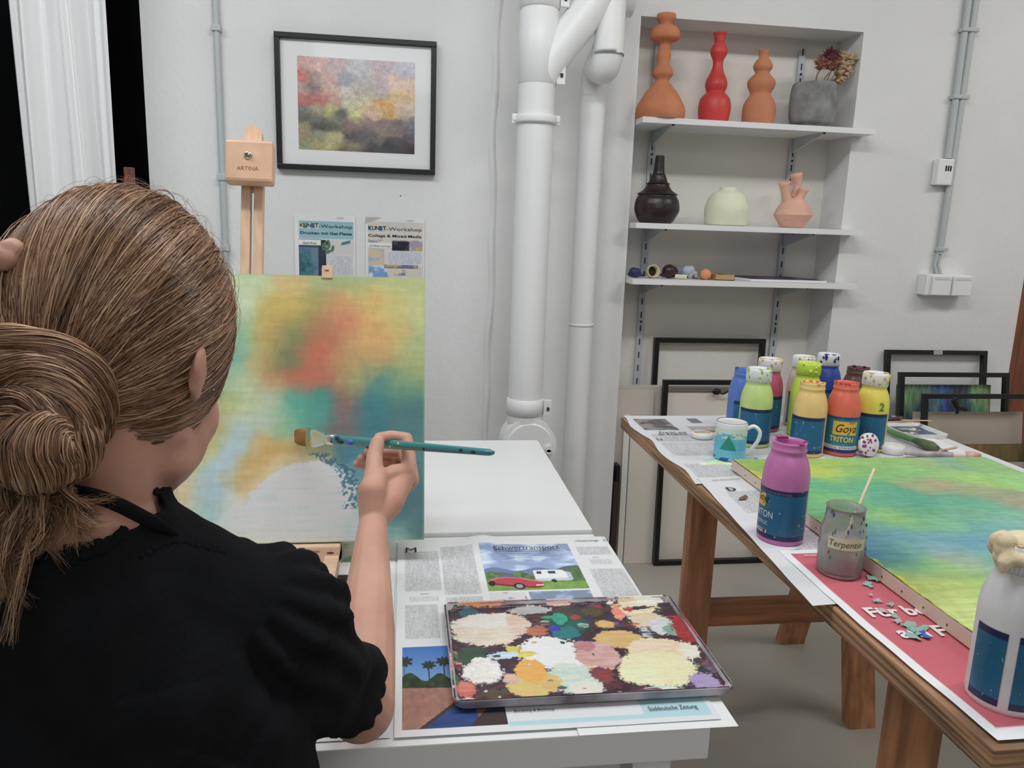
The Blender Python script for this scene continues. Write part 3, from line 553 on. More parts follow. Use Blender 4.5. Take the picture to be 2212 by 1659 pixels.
def flyer(x0, z1, w_, h_, kind, label):
    t = thing('flyer', (x0+w_/2, YW-0.004, z1-h_), label, 'flyer', 'workshop flyers on the wall'); B = (222, 224, 232)
    if kind == 0:
        R = [(.014, h_-.077, w_-.006, h_-.020, (140, 184, 196)), (.013, h_-.235, .12, h_-.078, (62, 70, 92), 'blot'), (.085, h_-.235, w_-.004, h_-.079, (206, 200, 200)), (.015, h_-.2, .075, h_-.105, (96, 130, 150), 'mix', (84, 110, 150)), (.078, h_-.17, .10, h_-.08, (44, 46, 66), 'blot'),
             (.012, h_-.098, .083, h_-.080, (228, 228, 232)), (.014, h_-.19, .052, h_-.118, (70, 120, 134), 'blot'), (.104, h_-.19, w_-.006, h_-.128, (216, 218, 222)), (.104, h_-.19, w_-.008, h_-.13, (150, 152, 160), 'text'),
             (.014, h_-.20, .06, h_-.155, (60, 112, 124), 'blot')]
    else:
        R = [(.006, h_-.195, w_-.004, h_-.014, (208, 200, 192)), (0, h_-.022, .05, h_, (178, 176, 176), lambda U, V: V > h_-.022+U*.4), (.008, h_-.088, w_-.004, h_-.072, (150, 146, 152), 'mix', (210, 200, 196)), (.086, h_-.115, .142, h_-.074, (58, 62, 74), 'mix', (30, 32, 44)), (.142, h_-.115, w_-.006, h_-.074, (196, 170, 120), 'mix', (160, 150, 170)),
             (.006, h_-.098, .086, h_-.081, (230, 230, 236)), (.008, h_-.205, .075, h_-.100, (150, 176, 206), 'mix', (206, 188, 160)), (.06, h_-.16, .08, h_-.10, (212, 202, 196)), (.008, h_-.205, .07, h_-.155, (112, 156, 206), 'mix', (206, 212, 224)), (.07, h_-.155, w_-.006, h_-.106, (222, 222, 228)), (.072, h_-.15, w_-.008, h_-.108, (150, 152, 162), 'text'),
             (.06, h_-.165, w_-.02, h_-.152, (190, 160, 120), 'mix', (90, 110, 150)), (.07, h_-.188, .13, h_-.168, (110, 120, 150), 'mix', (214, 200, 180))]
    U, V, C = raster(w_, h_, R, B, 130, 150)
    P_ = np.stack([x0+U, np.full_like(U, YW-0.004)-0.004*np.clip((V-h_+0.03)/0.03, 0, 1)*(0.5+0.5*np.sin(U*20)), z1-h_+V], -1)
    put('sheet', MB().grid(P_, C), cmat('paper_print', 0.6), t)
    m = MB(); y = YW-0.0046
    ux, uz = (1, 0, 0), (0, 0, 1); z_ = z1-0.040
    cols = [(226, 220, 196), (110, 168, 150), (214, 204, 214), (120, 166, 214), (222, 208, 150)] if kind == 0 else [(140, 196, 200), (208, 200, 192), (208, 200, 192), (110, 160, 214), (214, 196, 140)]
    xs = [0.0175, 0.029, 0.0415, 0.0555, 0.066] if kind == 0 else [0.008, 0.020, 0.032, 0.045, 0.056]
    for i, (ch, xx) in enumerate(zip('KUNST', xs)):
        letters(m, ch, 0.0175, (x0+xx, y-0.0001, z_), ux, uz, bold=0.0005, mi=0)
    letters(m, '-Workshop', 0.0155, (x0+xs[-1]+0.0105, y-0.0001, z_-0.001), ux, uz, wfit=w_-xs[-1]-0.0105-0.010)
    put('lettering', m, tx, t); m = MB()
    letters(m, 'Drucken mit Gel-Platte' if kind == 0 else 'Collage & Mixed-Media', 0.0125, (x0+(0.018 if kind == 0 else 0.008), y, z1-0.0625), ux, uz, wfit=w_-(0.030 if kind == 0 else 0.018), bold=0.0002)
    put('lettering', m, tx, t); m = MB()
    letters(m, 'Gelli-Print' if kind == 0 else 'AUS DRUCK wird Collage', 0.0095 if kind == 0 else 0.007, (x0+(0.024 if kind == 0 else 0.011), y, z1-0.0945), ux, uz, shear=0.3, wfit=0.045 if kind == 0 else 0.07)
    m.v[:] = [v for v in m.v]
    put('lettering', m, tx, t)
    m2 = MB(); y2 = YW-0.0043
    for i, xx in enumerate(xs): 
        q = MB(); m2.add([(x0+xx-0.001, y2, z_-0.004), (x0+xx+0.0105, y2, z_-0.004), (x0+xx+0.0105, y2, z_+0.0155), (x0+xx-0.001, y2, z_+0.0155)], [(0, 1, 2, 3)], mi=i)
    put('letter_blocks', m2, [mat('chip_%d_%d_%d' % c_, c_, 0.6) for c_ in cols], t)
    letters2 = MB(); letters(letters2, 'material', 0.007, (x0+w_-0.06, YW-0.0086, z1-0.009), ux, uz, shear=0.4); put('small_lettering', letters2, txg, t)
    if kind == 0:
        m3 = MB()
        for lx, lz, a, s_ in ((0.096, -0.095, 0.9, 0.013), (0.108, -0.092, 1.7, 0.0135), (0.098, -0.108, 0.1, 0.012), (0.121, -0.107, -2.2+3.5, 0.011), (0.106, -0.118, -2.7, 0.011)):
            P_ = [(x0+lx+s_*math.cos(q)*math.cos(a)-0.45*s_*math.sin(q)*math.sin(a)*1.0, YW-0.0049, z1+lz+s_*math.cos(q)*math.sin(a)+0.45*s_*math.sin(q)*math.cos(a)) for q in np.linspace(0, 2*math.pi, 16, endpoint=False)]
            m3.add(P_, [tuple(range(16))])
        put('printed_leaves', m3, mat('leaf_green', (70, 122, 82), 0.7), t)
        m3 = MB(); c_ = np.array([x0+0.148, YW-0.0048, z1-0.090]); m3.add([c_+np.array(p) for p in ((0, 0, -.006), (.03, 0, 0.002), (.03, 0, .012), (.002, 0, .003))], [(0, 1, 2, 3)]); put('printed_roller', m3, mat('roller_blue', (74, 120, 144), 0.6), t)
flyer(-0.352, 1.264, 0.194, 0.262, 0, 'left workshop flyer with turquoise heading and green leaf on the wall')
flyer(-0.124, 1.262, 0.192, 0.262, 1, 'right workshop flyer with beige heading and blue collage on the wall')
# ---- curtain
cur = mat('curtain_cloth', (228, 228, 228), 0.9, bump=0.06, bscale=500, spec=0.15)
U, V = np.meshgrid(np.linspace(0, 1, 160), np.linspace(0, 1, 60), indexing='ij')
fold = 0.024*np.sin(U*2*math.pi*2.6+0.9*np.sin(V*2.2)+0.5)+0.010*np.sin(U*2*math.pi*6.1+2+V*2.5)+0.0025*np.sin(U*2*math.pi*13+V*3)
fold *= (0.75+0.4*V)
P_ = np.stack([-1.094+U*(0.272-0.012*V)+0.006*np.sin(V*6+U*9), 2.50+fold, 0.04+V*2.5], -1)
cm2 = MB().grid(P_); Q = P_+np.array([0, 0.0012, 0]); cm2.grid(Q)
one('curtain', cm2, cur, 'long white curtain hanging in soft folds before the dark window', 'curtain')
t_ = thing('curtain_rail', (-1.9, 2.5, 2.56), 'curtain rail under the ceiling above the window', 'rail'); put('rod', MB().tube([(-3.0, 2.5, 2.56), (-0.80, 2.5, 2.56)], 0.010, 12), pipem, t_)
for k in range(7): put('ring', MB().tube([(-1.08+k*0.042, 2.5+0.016*math.cos(a), 2.556+0.018*math.sin(a)-0.002) for a in np.linspace(0, 2*math.pi, 14, endpoint=False)], 0.0018, 6, closed=True), pipem, t_)
m = MB(); m.box((-0.775, 2.37, 0.0), (-0.752, 2.395, 1.375), 0.003); m.box((-0.84, 2.36, 0.0), (-0.68, 2.41, 0.02), 0.003)
one('wooden_post', m, mat('redwood', (112, 62, 42), 0.6, var=0.2, vscale=14, stretch=(6, 6, 0.6)), 'reddish brown wooden post standing before the dark window beside the curtain', 'wooden post')
# potted plant by the window, mostly behind the head
t = thing('potted_plant', (-1.30, 2.2, 0), 'thin-stemmed plant in the dark left of the curtain', 'plant')
put('pot', MB().lathe([(0.10, 0), (0.14, 0.30), (0.15, 0.30), (0.14, 0.29), (0.12, 0.2)], (-1.30, 2.2, 0.0), 28), mat('pot_dark', (60, 52, 46), 0.7), t)
m = MB(); lf = MB(); rr = np.random.default_rng(5)
for i in range(26):
    a = rr.uniform(0, 2*math.pi); h = rr.uniform(0.95, 1.22); s_ = rr.uniform(0.08, 0.26)
    p = [np.array([-1.30, 2.2, 0.25]), np.array([-1.30+0.3*s_*math.cos(a), 2.2+0.3*s_*math.sin(a)*0.5, 0.8]), np.array([-1.30+s_*math.cos(a), 2.2+s_*math.sin(a)*0.5, h]), np.array([-1.30+1.5*s_*math.cos(a), 2.2+1.4*s_*math.sin(a)*.5, h-0.04])]
    c_ = catmull(p, 6); m.tube(c_, 0.0022, 5)
    for j in range(6, len(c_), 2):
        d = c_[j]-c_[j-1]; d /= np.linalg.norm(d); o2 = rr.normal(size=3)*0.6; dd = d+o2; dd /= np.linalg.norm(dd)
        M_ = Vector(dd).to_track_quat('X', 'Z').to_matrix().to_4x4(); lf.sph(c_[j]+dd*0.022, 0.022, (1, 0.25, 0.06), 1, M=M_)
put('stems', m, mat('stem_green', (84, 92, 44), 0.7), t); put('leaves', lf, mat('leaf_dull', (52, 70, 34), 0.6, var=0.4), t)
# ------------------------------------------------------------------ white tables
TZ = 0.67
def table(x0, x1, y0, y1, z, th, label, leg=0.05):
    t = thing('white_table', ((x0+x1)/2, y0, 0), label, 'table')
    put('tabletop', MB().box((x0, y0, z-th), (x1, y1, z), 0.0015), mat('table_white', (228, 230, 233), 0.28, spec=0.5), t)
    for sx in (x0+0.01, x1-leg-0.03):
        for sy in (y0+0.04, y1-leg-0.04): put('leg', MB().box((sx, sy, 0), (sx+leg, sy+leg, z-th), 0.002), MATS['table_white'], t)
table(-0.95, 0.3665, 0.787, 1.382, TZ, 0.042, 'near white table under the newspaper, with thick front edge')
table(-0.95, 0.3655, 1.386, 2.024, TZ+0.008, 0.045, 'rear bare white table behind the canvas, pushed against the near one')
def paper(name, x0, y0, x1, y1, z, rects, base, label, cat='newspaper', nx=150, ny=200, curl=None, seed=0, mt='newsprint'):
    """flat sheet; v=0 at the near edge"""
    w_, h_ = x1-x0, y1-y0; U, V, C = raster(w_, h_, rects, base, nx, ny, seed=seed)
    Z = z+0.0009*fbm(U*9, V*9, seed+31)*1.0
    X = x0+U; Y = y0+V
    if curl is not None: X, Y, Z = curl(X, Y, Z, U, V)
    m = MB().grid(np.stack([X, Y, Z], -1), C)
    return one(name, m, cmat(mt, 0.75, 0.1, 200), label, cat)
NP = (214, 215, 216); INK = (150, 150, 152)
# lower sheets left of the main page
R = [(.02, .02, .14, .50, INK, 'text'), (.16, .30, .27, .37, (90, 60, 50), 'mix', (60, 60, 66)), (.15, .46, .27, .56, (150, 186, 150), 'mix', (206, 208, 200)), (.16, .36, .27, .43, (160, 110, 90), 'mix', (50, 40, 40)), (.16, .29, .27, .305, (180, 50, 110)), (.16, .05, .27, .27, INK, 'text')]
paper('newspaper', -0.295, 0.800, -0.012, 1.372, TZ+0.0012, R, NP, 'newspaper sheet under the easel with a green patch, mostly behind the arm', seed=3, nx=110)
W_, H_ = 0.392, 0.565
car = []
R = [(.012, .362, .071, .512, INK, 'text'), (.076, .345, .134, .530, INK, 'text'), (.012, .216, .063, .315, INK, 'text'), (.076, .20, .134, .335, INK, 'text'), (.020, .325, .066, .342, (170, 170, 172), 'text'), (.036, .350, .050, .352, (90, 90, 90)),
     (.325, .482, .384, .518, INK, 'text'), (.327, .30, .388, .423, INK, 'text'), (.337, .442, .375, .462, (170, 170, 172), 'text'), (.345, .470, .357, .472, (90, 90, 90)), (.327, .1, .388, .29, INK, 'text'),
     (.146, .25, .205, .346, (150, 120, 124), 'mix', (206, 206, 206)), (.209, .25, .311, .346, (150, 176, 210), 'mix', (120, 140, 160)),
     (.134, .009, .385, .018, (170, 206, 214)), (.300, .011, .385, .052, (170, 206, 214))]
def mk(c_, M_, v_): c_[M_] = v_
def caravan(x, y):
    n1 = fbm(x*5, y*9, 61); n2 = fbm(x*26, y*26, 62); C = np.zeros(x.shape+(3,))
    sky = np.array([150, 172, 216.])*(1-y[..., None]*.25)+np.array([80, 80, 70.])*np.clip((n1-.42)*3, 0, 1)[..., None]*.8+y[..., None]*20; C[:] = np.clip(sky, 0, 228)
    mk(C, (y < .42+.03*np.sin(x*14)) & (y > .2), (104, 124, 160)); mk(C, y < .30+.16*np.clip((x-.5)*2, 0, 1)+.05*np.sin(x*9), (92, 104, 110))
    g = np.array([78, 110, 66.])*(.7+.7*n2[..., None]); M_ = y < .30+.05*n1+.04*np.sin(x*22)+.10*np.clip((x-.82)*6, 0, 1); C[M_] = g[M_]
    g = np.array([116, 156, 62.])*(.85+.3*n2[..., None]); M_ = y < .17-.03*x; C[M_] = g[M_]
    body = (x > .50) & (x < .86-.10*np.clip((y-.3)*6, 0, 1)) & (y > .165) & (y < .40-.02*abs(x-.65)*3); mk(C, body, (220, 224, 226)); mk(C, body & (y < .22), (190, 198, 204)); mk(C, body & (abs(y-.34) < .028) & ((abs(x-.555) < .025) | (abs(x-.69) < .04)), (66, 72, 86)); mk(C, (x > .84) & (x < .885) & (y > .18) & (y < .36-.8*(x-.84)), (176, 186, 200)); mk(C, ((x-.68)/.028)**2+((y-.165)/.035)**2 < 1, (54, 54, 58)); mk(C, (x > .885) & (x < .93) & (abs(y-.175) < .006), (90, 90, 90))
    top = np.interp(x, [.0, .03, .12, .2, .34, .42, .55, .565], [.12, .20, .255, .27, .255, .215, .17, .08]); bot = np.interp(x, [0, .1, .35, .5, .565], [.13, .10, .045, .03, .06]); red_ = (y < top) & (y > bot) & (x > .0) & (x < .565); mk(C, red_, (182, 62, 70)); mk(C, red_ & (y > top-.028), (206, 110, 112)); mk(C, red_ & (y < bot+.03), (120, 36, 44))
    mk(C, (x > .12) & (x < .34) & (y > top-.012) & (y < top+.045*np.sin((x-.12)/.22*math.pi)), (96, 104, 130)); mk(C, ((x-.315)/.058)**2+((y-.075)/.062)**2 < 1, (34, 34, 38)); mk(C, ((x-.315)/.036)**2+((y-.075)/.040)**2 < 1, (150, 150, 156)); mk(C, ((x-.05)/.034)**2+((y-.135)/.050)**2 < 1, (40, 38, 44)); mk(C, (x > .48) & (x < .56) & (abs(y-.085) < .014), (206, 206, 206))
    return C
def pool(x, y):
    n1 = fbm(x*20, y*20, 63); C = np.zeros(x.shape+(3,)); C[:] = np.array([60, 112, 186.])+(1-y[..., None])*np.array([120, 96, 50.])
    for cx, cy, r in ((.28, .74, .08), (.44, .78, .09), (.62, .68, .06), (.70, .70, .07), (.02, .80, .10), (.84, .62, .06)):
        a = np.arctan2(y-cy, x-cx); rr_ = np.hypot(x-cx, (y-cy)*1.3); mk(C, rr_ < r*(.55+.45*np.abs(np.sin(a*4+cx*9))), (44, 58, 50)); mk(C, (abs(x-cx) < .006) & (y < cy) & (y > .5), (60, 50, 44))
    g = np.array([48, 62, 40.])*(.6+.9*n1[..., None]); M_ = (y < .60+.05*np.sin(x*20)-.06*x) & (y > .40); C[M_] = g[M_]
    M_ = (y < .46-.04*x); C[M_] = (np.array([158, 112, 96.])*(.9+.25*n1[..., None]))[M_]; mk(C, (x > .85) & (y < .85), (190, 140, 110))
    M_ = (y < .40-.25*np.abs(x-.85)*1.0) & (y < (x-.22)*.75+.02); C[M_] = (np.array([44, 66, 122.])*(.85+.4*fbm(x*6, y*30, 64)[..., None]))[M_]; mk(C, (abs(y-(x-.22)*.75-.03) < .02) & (y < .4), (70, 56, 54)); M_ = (abs(x-.72-.2*(.4-y)) < .05) & (y < .38); C[M_] = np.array([130, 96, 90])
    mk(C, (y < .16) & (x > .8-.5*(.16-y)*2), (64, 54, 52)); return C
def printed(name, par, x0, y0, x1, y1, fn, nx, ny, px0=-.008, py0=.797, z=TZ+.0030, seed=8, lift=.0004):
    U, V = np.meshgrid(np.linspace(0, 1, nx), np.linspace(0, 1, ny), indexing='ij'); u = x0+U*(x1-x0); v = y0+V*(y1-y0)
    Z = z+0.0009*fbm(u*9, v*9, seed+31); X, Y, Z = curl1(px0+u, py0+v, Z, u, v); put(name, MB().grid(np.stack([X, Y, Z+lift], -1), alb(np.clip(fn(U, V), 0, 230))), cmat('newsprint', .75, .1, 200), par)
def curl1(X, Y, Z, U, V):
    e = np.clip((X-0.372)/0.06, 0, 1); far = np.clip((V-0.25)/0.3, 0, 1)
    Z = Z-0.02*e*e*far; X = X-0.01*e*e
    Z = Z+0.006*np.exp(-((U-0.155)/0.03)**2)*np.clip((V-0.35)/0.2, 0, 1)
    return X, Y+0.004*np.sin(U*9)*far, Z
W1 = W_
paper('newspaper', -0.008, 0.797, -0.008+W_, 0.797+H_, TZ+0.0030, R, NP, 'newspaper page with red car and caravan photo under the paint palette', nx=230, ny=330, curl=curl1, seed=8)
nb = MB(); px_, py_ = -0.008, 0.797
letters(nb, 'Schwertransport', 0.026, (px_+.170, py_+.500, TZ+0.0045), (1, 0, 0), (0, 1, 0), wfit=0.120, lift=0.0046)
letters(nb, 'M', 0.030, (px_+.012, py_+.508, TZ+0.0045), (1, 0, 0), (0, 1, 0), lift=0.0012)
letters(nb, 'Unterwegs   53', 0.010, (px_+.330, py_+.540, TZ+0.0045), (1, 0, 0), (0, 1, 0), lift=0.0006)
letters(nb, 'Süddeutsche Zeitung', 0.012, (px_+.308, py_+.022, TZ+0.0045), (1, 0, 0), (0, 1, 0), wfit=.062)
letters(nb, 'Beratung & Buchung', 0.006, (px_+.143, py_+.034, TZ+0.0045), (1, 0, 0), (0, 1, 0))
o_ = [o for o in COL.objects if o.get('label', '').startswith('newspaper page with red car')][0]
put('headline_lettering', nb, tx, o_)
ns = MB()
for i in range(4): letters(ns, ('Wer seinen Wohnwagen mit dem Sportwagen', 'ziehen will, braucht Geduld und einen', 'starken Motor am Haken', 'von unterwegs')[i], 0.0065, (px_+.172+.008*i, py_+.490-.0085*i, TZ+0.0045), (1, 0, 0), (0, 1, 0), lift=0.0046)
put('subline_lettering', ns, mat('ink_blue', (84, 96, 130), .7), o_)
printed('printed_photo', o_, .146, .352, .312, .532, caravan, 220, 200); printed('printed_photo', o_, .009, .013, .133, .193, pool, 150, 170)
# second sheet poking out under the page, right of the table edge
R = [(0, .0, .16, .02, (222, 223, 224)), (.0, .035, .14, .055, (170, 206, 214))]
paper('newspaper', 0.205, 0.784, 0.400, 0.98, TZ+0.0016, R, (222, 223, 224), 'lower newspaper sheet sticking out beyond the table corner under the palette', nx=60, ny=60, seed=5)
# ------------------------------------------------------------------ paint palette tray
tr_ = thing('palette_tray', (0.24, 0.96, TZ+0.005), 'dark rectangular palette tray covered with blobs of wet paint on the newspaper', 'palette', rz=0.0)
ZT = 0.690; X0, X1, Y0, Y1 = 0.0615, 0.4165, 0.834, 1.085
def rrect(x0, x1, y0, y1, r, n=6):
    P = []
    for cx, cy, a0 in ((x1-r, y1-r, 0), (x0+r, y1-r, 90), (x0+r, y0+r, 180), (x1-r, y0+r, 270)):
        for i in range(n+1): a = math.radians(a0+90*i/n); P.append((cx+r*math.cos(a), cy+r*math.sin(a)))
    return P
def loop_stack(stack, mi=0):
    m = MB(); n = len(stack[0][0]); vs = []
    for P, z in stack: vs += [(x, y, z) for x, y in P]
    fs = [(j*n+k, j*n+(k+1) % n, (j+1)*n+(k+1) % n, (j+1)*n+k) for j in range(len(stack)-1) for k in range(n)]
    fs.append(tuple(range(n))[::-1]); fs.append(tuple((len(stack)-1)*n+k for k in range(n))); m.add(vs, fs, mi); return m
zb = TZ+0.0062
st = [(rrect(X0+.006, X1-.006, Y0+.006, Y1-.006, .012), zb), (rrect(X0+.002, X1-.002, Y0+.002, Y1-.002, .014), zb+.003), (rrect(X0, X1, Y0, Y1, .014), ZT-.003), (rrect(X0, X1, Y0, Y1, .014), ZT), (rrect(X0+.004, X1-.004, Y0+.004, Y1-.004, .012), ZT), (rrect(X0+.009, X1-.009, Y0+.009, Y1-.009, .010), ZT-.007)]
put('tray', loop_stack(st), mat('tray_rim', (200, 196, 204), 0.35, c2=(58, 38, 54), vscale=11, detail=3), tr_)
def tpx(x, y): # crop px -> tray plane
    p = atZ(840+x/2.765, 1260+y/2.765, ZT-.004); return p[0], p[1]
U, V = np.meshgrid(np.linspace(X0+.0015, X1-.0015, 440), np.linspace(Y0+.0015, Y1-.0015, 330), indexing='ij')
base = np.array([62, 36, 50.]); n1 = fbm(U*90, V*60, 41)[..., None]; n2 = fbm(U*40, V*160, 42)[..., None]
C = base*(0.75+0.5*n1)
for th, c_, sd in ((.64, (92, 44, 50), 1), (.66, (44, 60, 56), 2), (.68, (50, 50, 90), 3), (.69, (110, 60, 50), 4), (.68, (70, 76, 60), 6)):
    k_ = np.clip((fbm(U*55, V*110, 50+sd)-th)*30, 0, 1)[..., None]; C = C*(1-k_)+np.array(c_)*k_
Hh = 0.0006*fbm(U*150, V*150, 44)
BL = [ # x,y,rx,ry (crop px), colour, second colour, height, jag
 (560, 95, 130, 14, (54, 110, 120), (30, 70, 80), .8, .5), (560, 126, 130, 13, (224, 140, 84), (206, 110, 60), 1, .6), (480, 170, 60, 30, (54, 96, 120), (40, 90, 90), .6, .6),
 (850, 150, 130, 26, (168, 166, 168), (190, 186, 184), .8, .5), (1020, 105, 90, 26, (196, 176, 160), (216, 168, 160), .8, .4),
 (590, 270, 225, 92, (216, 196, 176), (224, 214, 198), 1.4, .35), (600, 215, 190, 48, (222, 214, 204), (226, 222, 214), 1.4, .5), (770, 235, 70, 60, (214, 184, 160), (220, 200, 186), 1, .7),
 (890, 275, 75, 30, (176, 92, 70), (200, 120, 84), .6, .8), (1065, 175, 90, 40, (66, 76, 50), (60, 60, 40), .4, .8), (1080, 240, 110, 60, (30, 96, 92), (20, 80, 70), .6, .9), (1060, 290, 85, 40, (24, 110, 120), (30, 124, 120), .7, .6),
 (1020, 208, 52, 34, (22, 150, 120), (30, 166, 134), 3.2, .15), (950, 195, 50, 10, (22, 140, 112), (30, 150, 124), 1, .3), (992, 268, 34, 22, (36, 56, 170), (50, 76, 190), 2.6, .3),
 (1220, 160, 80, 26, (96, 70, 40), (70, 76, 46), .5, .8), (1290, 235, 62, 26, (200, 160, 84), (216, 176, 100), .9, .6), (1160, 245, 36, 14, (196, 216, 200), (40, 110, 96), 1, .7),
 (1380, 325, 150, 56, (204, 162, 92), (214, 176, 110), 1.2, .3), (1480, 130, 140, 60, (216, 190, 144), (230, 218, 196), 1.2, .8), (1550, 90, 110, 30, (226, 216, 196), (236, 230, 216), 1, .8), (1500, 140, 90, 12, (40, 36, 40), (60, 56, 60), .4, 1.), (1370, 170, 30, 50, (224, 120, 96), (230, 150, 120), .6, .9),
 (1560, 215, 130, 50, (216, 190, 140), (206, 196, 186), 1, .5), (1640, 250, 90, 50, (216, 210, 210), (196, 196, 200), .9, .6), (1700, 270, 60, 40, (130, 180, 160), (100, 150, 130), .7, .7), (1545, 290, 34, 34, (60, 70, 80), (200, 206, 210), .7, .9),
 (1760, 270, 60, 80, (180, 40, 44), (150, 30, 36), .5, .9), (1630, 390, 200, 80, (220, 196, 160), (226, 210, 180), 1.3, .3), (1610, 500, 235, 112, (226, 222, 176), (222, 214, 170), 1.5, .3), (1500, 540, 130, 56, (218, 220, 170), (226, 226, 186), 1.4, .4), (1640, 620, 120, 14, (170, 210, 200), (226, 226, 196), 1, .8),
 (1800, 400, 60, 60, (226, 210, 186), (236, 230, 220), 1, .7), (1900, 580, 90, 64, (150, 140, 186), (170, 150, 190), .7, .5), (1930, 480, 60, 60, (120, 100, 110), (90, 70, 84), .4, .8),
 (950, 400, 190, 95, (230, 228, 230), (238, 238, 242), 1.8, .45), (1080, 470, 150, 46, (232, 232, 236), (222, 216, 222), 1.6, .5), (1250, 425, 145, 88, (196, 144, 140), (210, 170, 166), 1.2, .3), (1170, 365, 70, 34, (180, 110, 120), (196, 130, 136), .8, .5),
 (740, 395, 44, 26, (224, 196, 60), (200, 190, 70), 1, .9), (810, 420, 60, 20, (200, 190, 60), (224, 210, 90), 1, .9), (670, 420, 90, 24, (176, 206, 222), (200, 220, 228), 1, .6), (500, 430, 90, 50, (50, 84, 56), (40, 66, 60), .4, .9), (560, 480, 60, 40, (226, 222, 216), (236, 232, 228), 3, .6),
 (560, 520, 138, 76, (222, 214, 208), (238, 234, 230), 3.4, .5), (1110, 560, 160, 100, (204, 214, 200), (180, 206, 190), 1.2, .4), (1180, 620, 110, 44, (222, 214, 200), (206, 216, 200), 1, .5),
 (860, 590, 170, 80, (206, 190, 110), (216, 176, 96), 1, .4), (850, 520, 100, 72, (224, 160, 60), (228, 170, 74), 2, .3), (970, 600, 66, 36, (214, 168, 90), (206, 180, 110), 1, .5), (730, 560, 50, 36, (206, 160, 160), (214, 190, 140), .8, .6),
 (460, 620, 70, 50, (196, 90, 84), (214, 120, 100), .6, .8), (470, 690, 60, 14, (230, 226, 226), (214, 150, 150), .8, .7), (620, 650, 70, 36, (84, 64, 44), (70, 80, 50), .4, .8), (640, 700, 50, 10, (180, 66, 66), (190, 90, 84), .5, .7), (830, 688, 60, 8, (224, 160, 80), (224, 160, 80), .8, .5), (1280, 540, 60, 50, (150, 56, 44), (110, 56, 90), .4, .9), (1560, 628, 70, 10, (226, 222, 226), (100, 60, 80), .6, .9),
 (365, 500, 22, 80, (196, 70, 80), (226, 200, 200), .4, .9), (400, 420, 20, 24, (190, 140, 60), (60, 100, 70), .4, .8), (400, 570, 20, 40, (80, 120, 70), (60, 100, 60), .4, .8)]
rq = np.random.default_rng(31); dc = [(236, 232, 228), (224, 160, 70), (40, 70, 90), (170, 50, 60), (60, 90, 60), (206, 190, 150), (90, 60, 110), (200, 120, 90), (30, 110, 100), (120, 80, 60)]
small = []
for i in range(70):
    a_ = dc[rq.integers(len(dc))]; small.append((rq.uniform(380, 1960), rq.uniform(90, 690), rq.uniform(8, 46), rq.uniform(4, 14), a_, dc[rq.integers(len(dc))], rq.uniform(.4, 1.2), 1.0))
BL = small[:45]+BL+small[45:]
for i, (x, y, rx, ry, c1, c2_, hh, jag) in enumerate(BL):
    cx, cy = tpx(x, y); a = tpx(x+10, y); b_ = tpx(x, y-10); mx_ = (a[0]-cx)/10; my_ = (b_[1]-cy)/10
    wpu = (fbm(U*38+i*1.7, V*38, 460+i)-.5)*.9*jag; wpv = (fbm(U*38+i*2.3, V*38, 560+i)-.5)*.9*jag; du = (U-cx)/(rx*mx_)+wpu; dv = (V-cy)/(ry*my_)+wpv
    if abs(du).min() > 1.6: continue
    R_ = np.sqrt(du*du+dv*dv); edge = fbm(U*260+i*3.1, V*420, 60+i)-0.5+0.6*(fbm(U*70+i, V*70, 160+i)-0.5)
    k_ = np.clip((1-R_+edge*jag*1.05)*14, 0, 1)
    st_ = fbm(U*50+i*5, V*330, 260+i); st_ = np.clip((st_-0.5)*2.6+0.5, 0, 1)[..., None]
    c_ = (np.array(c1)*(1-st_)+np.array(c2_)*st_)*(0.97+0.06*fbm(U*300, V*300, 9)[..., None]); C = C*(1-k_[..., None])+c_*k_[..., None]
    Hh = Hh*(1-k_*0.5)+k_*hh*0.0011*(0.55+0.45*np.clip(1.3-R_, 0, 1)+0.5*(fbm(U*220+i, V*330, 360+i)-0.5)*(2.2 if hh > 2.5 else 1))
rx_ = np.minimum(np.minimum(U-X0, X1-U), np.minimum(V-Y0, Y1-V)); lip = np.clip(1-(rx_-.003)/.007, 0, 1); crn = np.minimum(U-X0, X1-U)+np.minimum(V-Y0, Y1-V)
P_ = np.stack([U, V, ZT-.0068+0.0076*lip**1.3+Hh*(1-0.7*lip)-np.where(crn < .0095, .004, 0)], -1)
inside = rx_ > -1
put('paint', MB().grid(P_, alb(C)), cmat('wet_paint', 0.28, 0.25, 500, spec=0.5), tr_)
# ------------------------------------------------------------------ easel and canvas
ez = thing('table_easel', (-0.26, 1.28, TZ), 'beech table easel with a square wooden head block holding the canvas', 'easel')
wd = mat('beech', (222, 180, 146), 0.5, var=0.06, vscale=9, stretch=(10, 10, 1.2), bump=0.05); wd2 = mat('beech_end', (206, 158, 120), 0.55, var=0.06, vscale=9, stretch=(10, 10, 1.2))
CB = np.array([0.0, 1.27, 0.7135]); CT = np.array([0.0, 1.384, 1.1545]); cdv = (CT-CB); CH = np.linalg.norm(cdv); cdv /= CH; cn = np.array([0, -cdv[2], cdv[1]])  # cn: out of the picture towards the viewer
ML = Matrix(((1, 0, 0, 0), (0, -cn[1], cdv[1], CB[1]), (0, -cn[2], cdv[2], CB[2]), (0, 0, 0, 1)))   # local: x along, y behind, z up the canvas
def eb(name, lo, hi, bev=0.002, m_=wd): return put(name, MB().box(lo, hi, bev, M=ML), m_, ez)
zt = lambda y: 0
eb('mast_rail', (-0.282, 0.030, -0.03), (-0.2665, 0.050, 0.625), 0.0015); eb('mast_rail', (-0.2605, 0.030, -0.03), (-0.245, 0.050, 0.625), 0.0015)
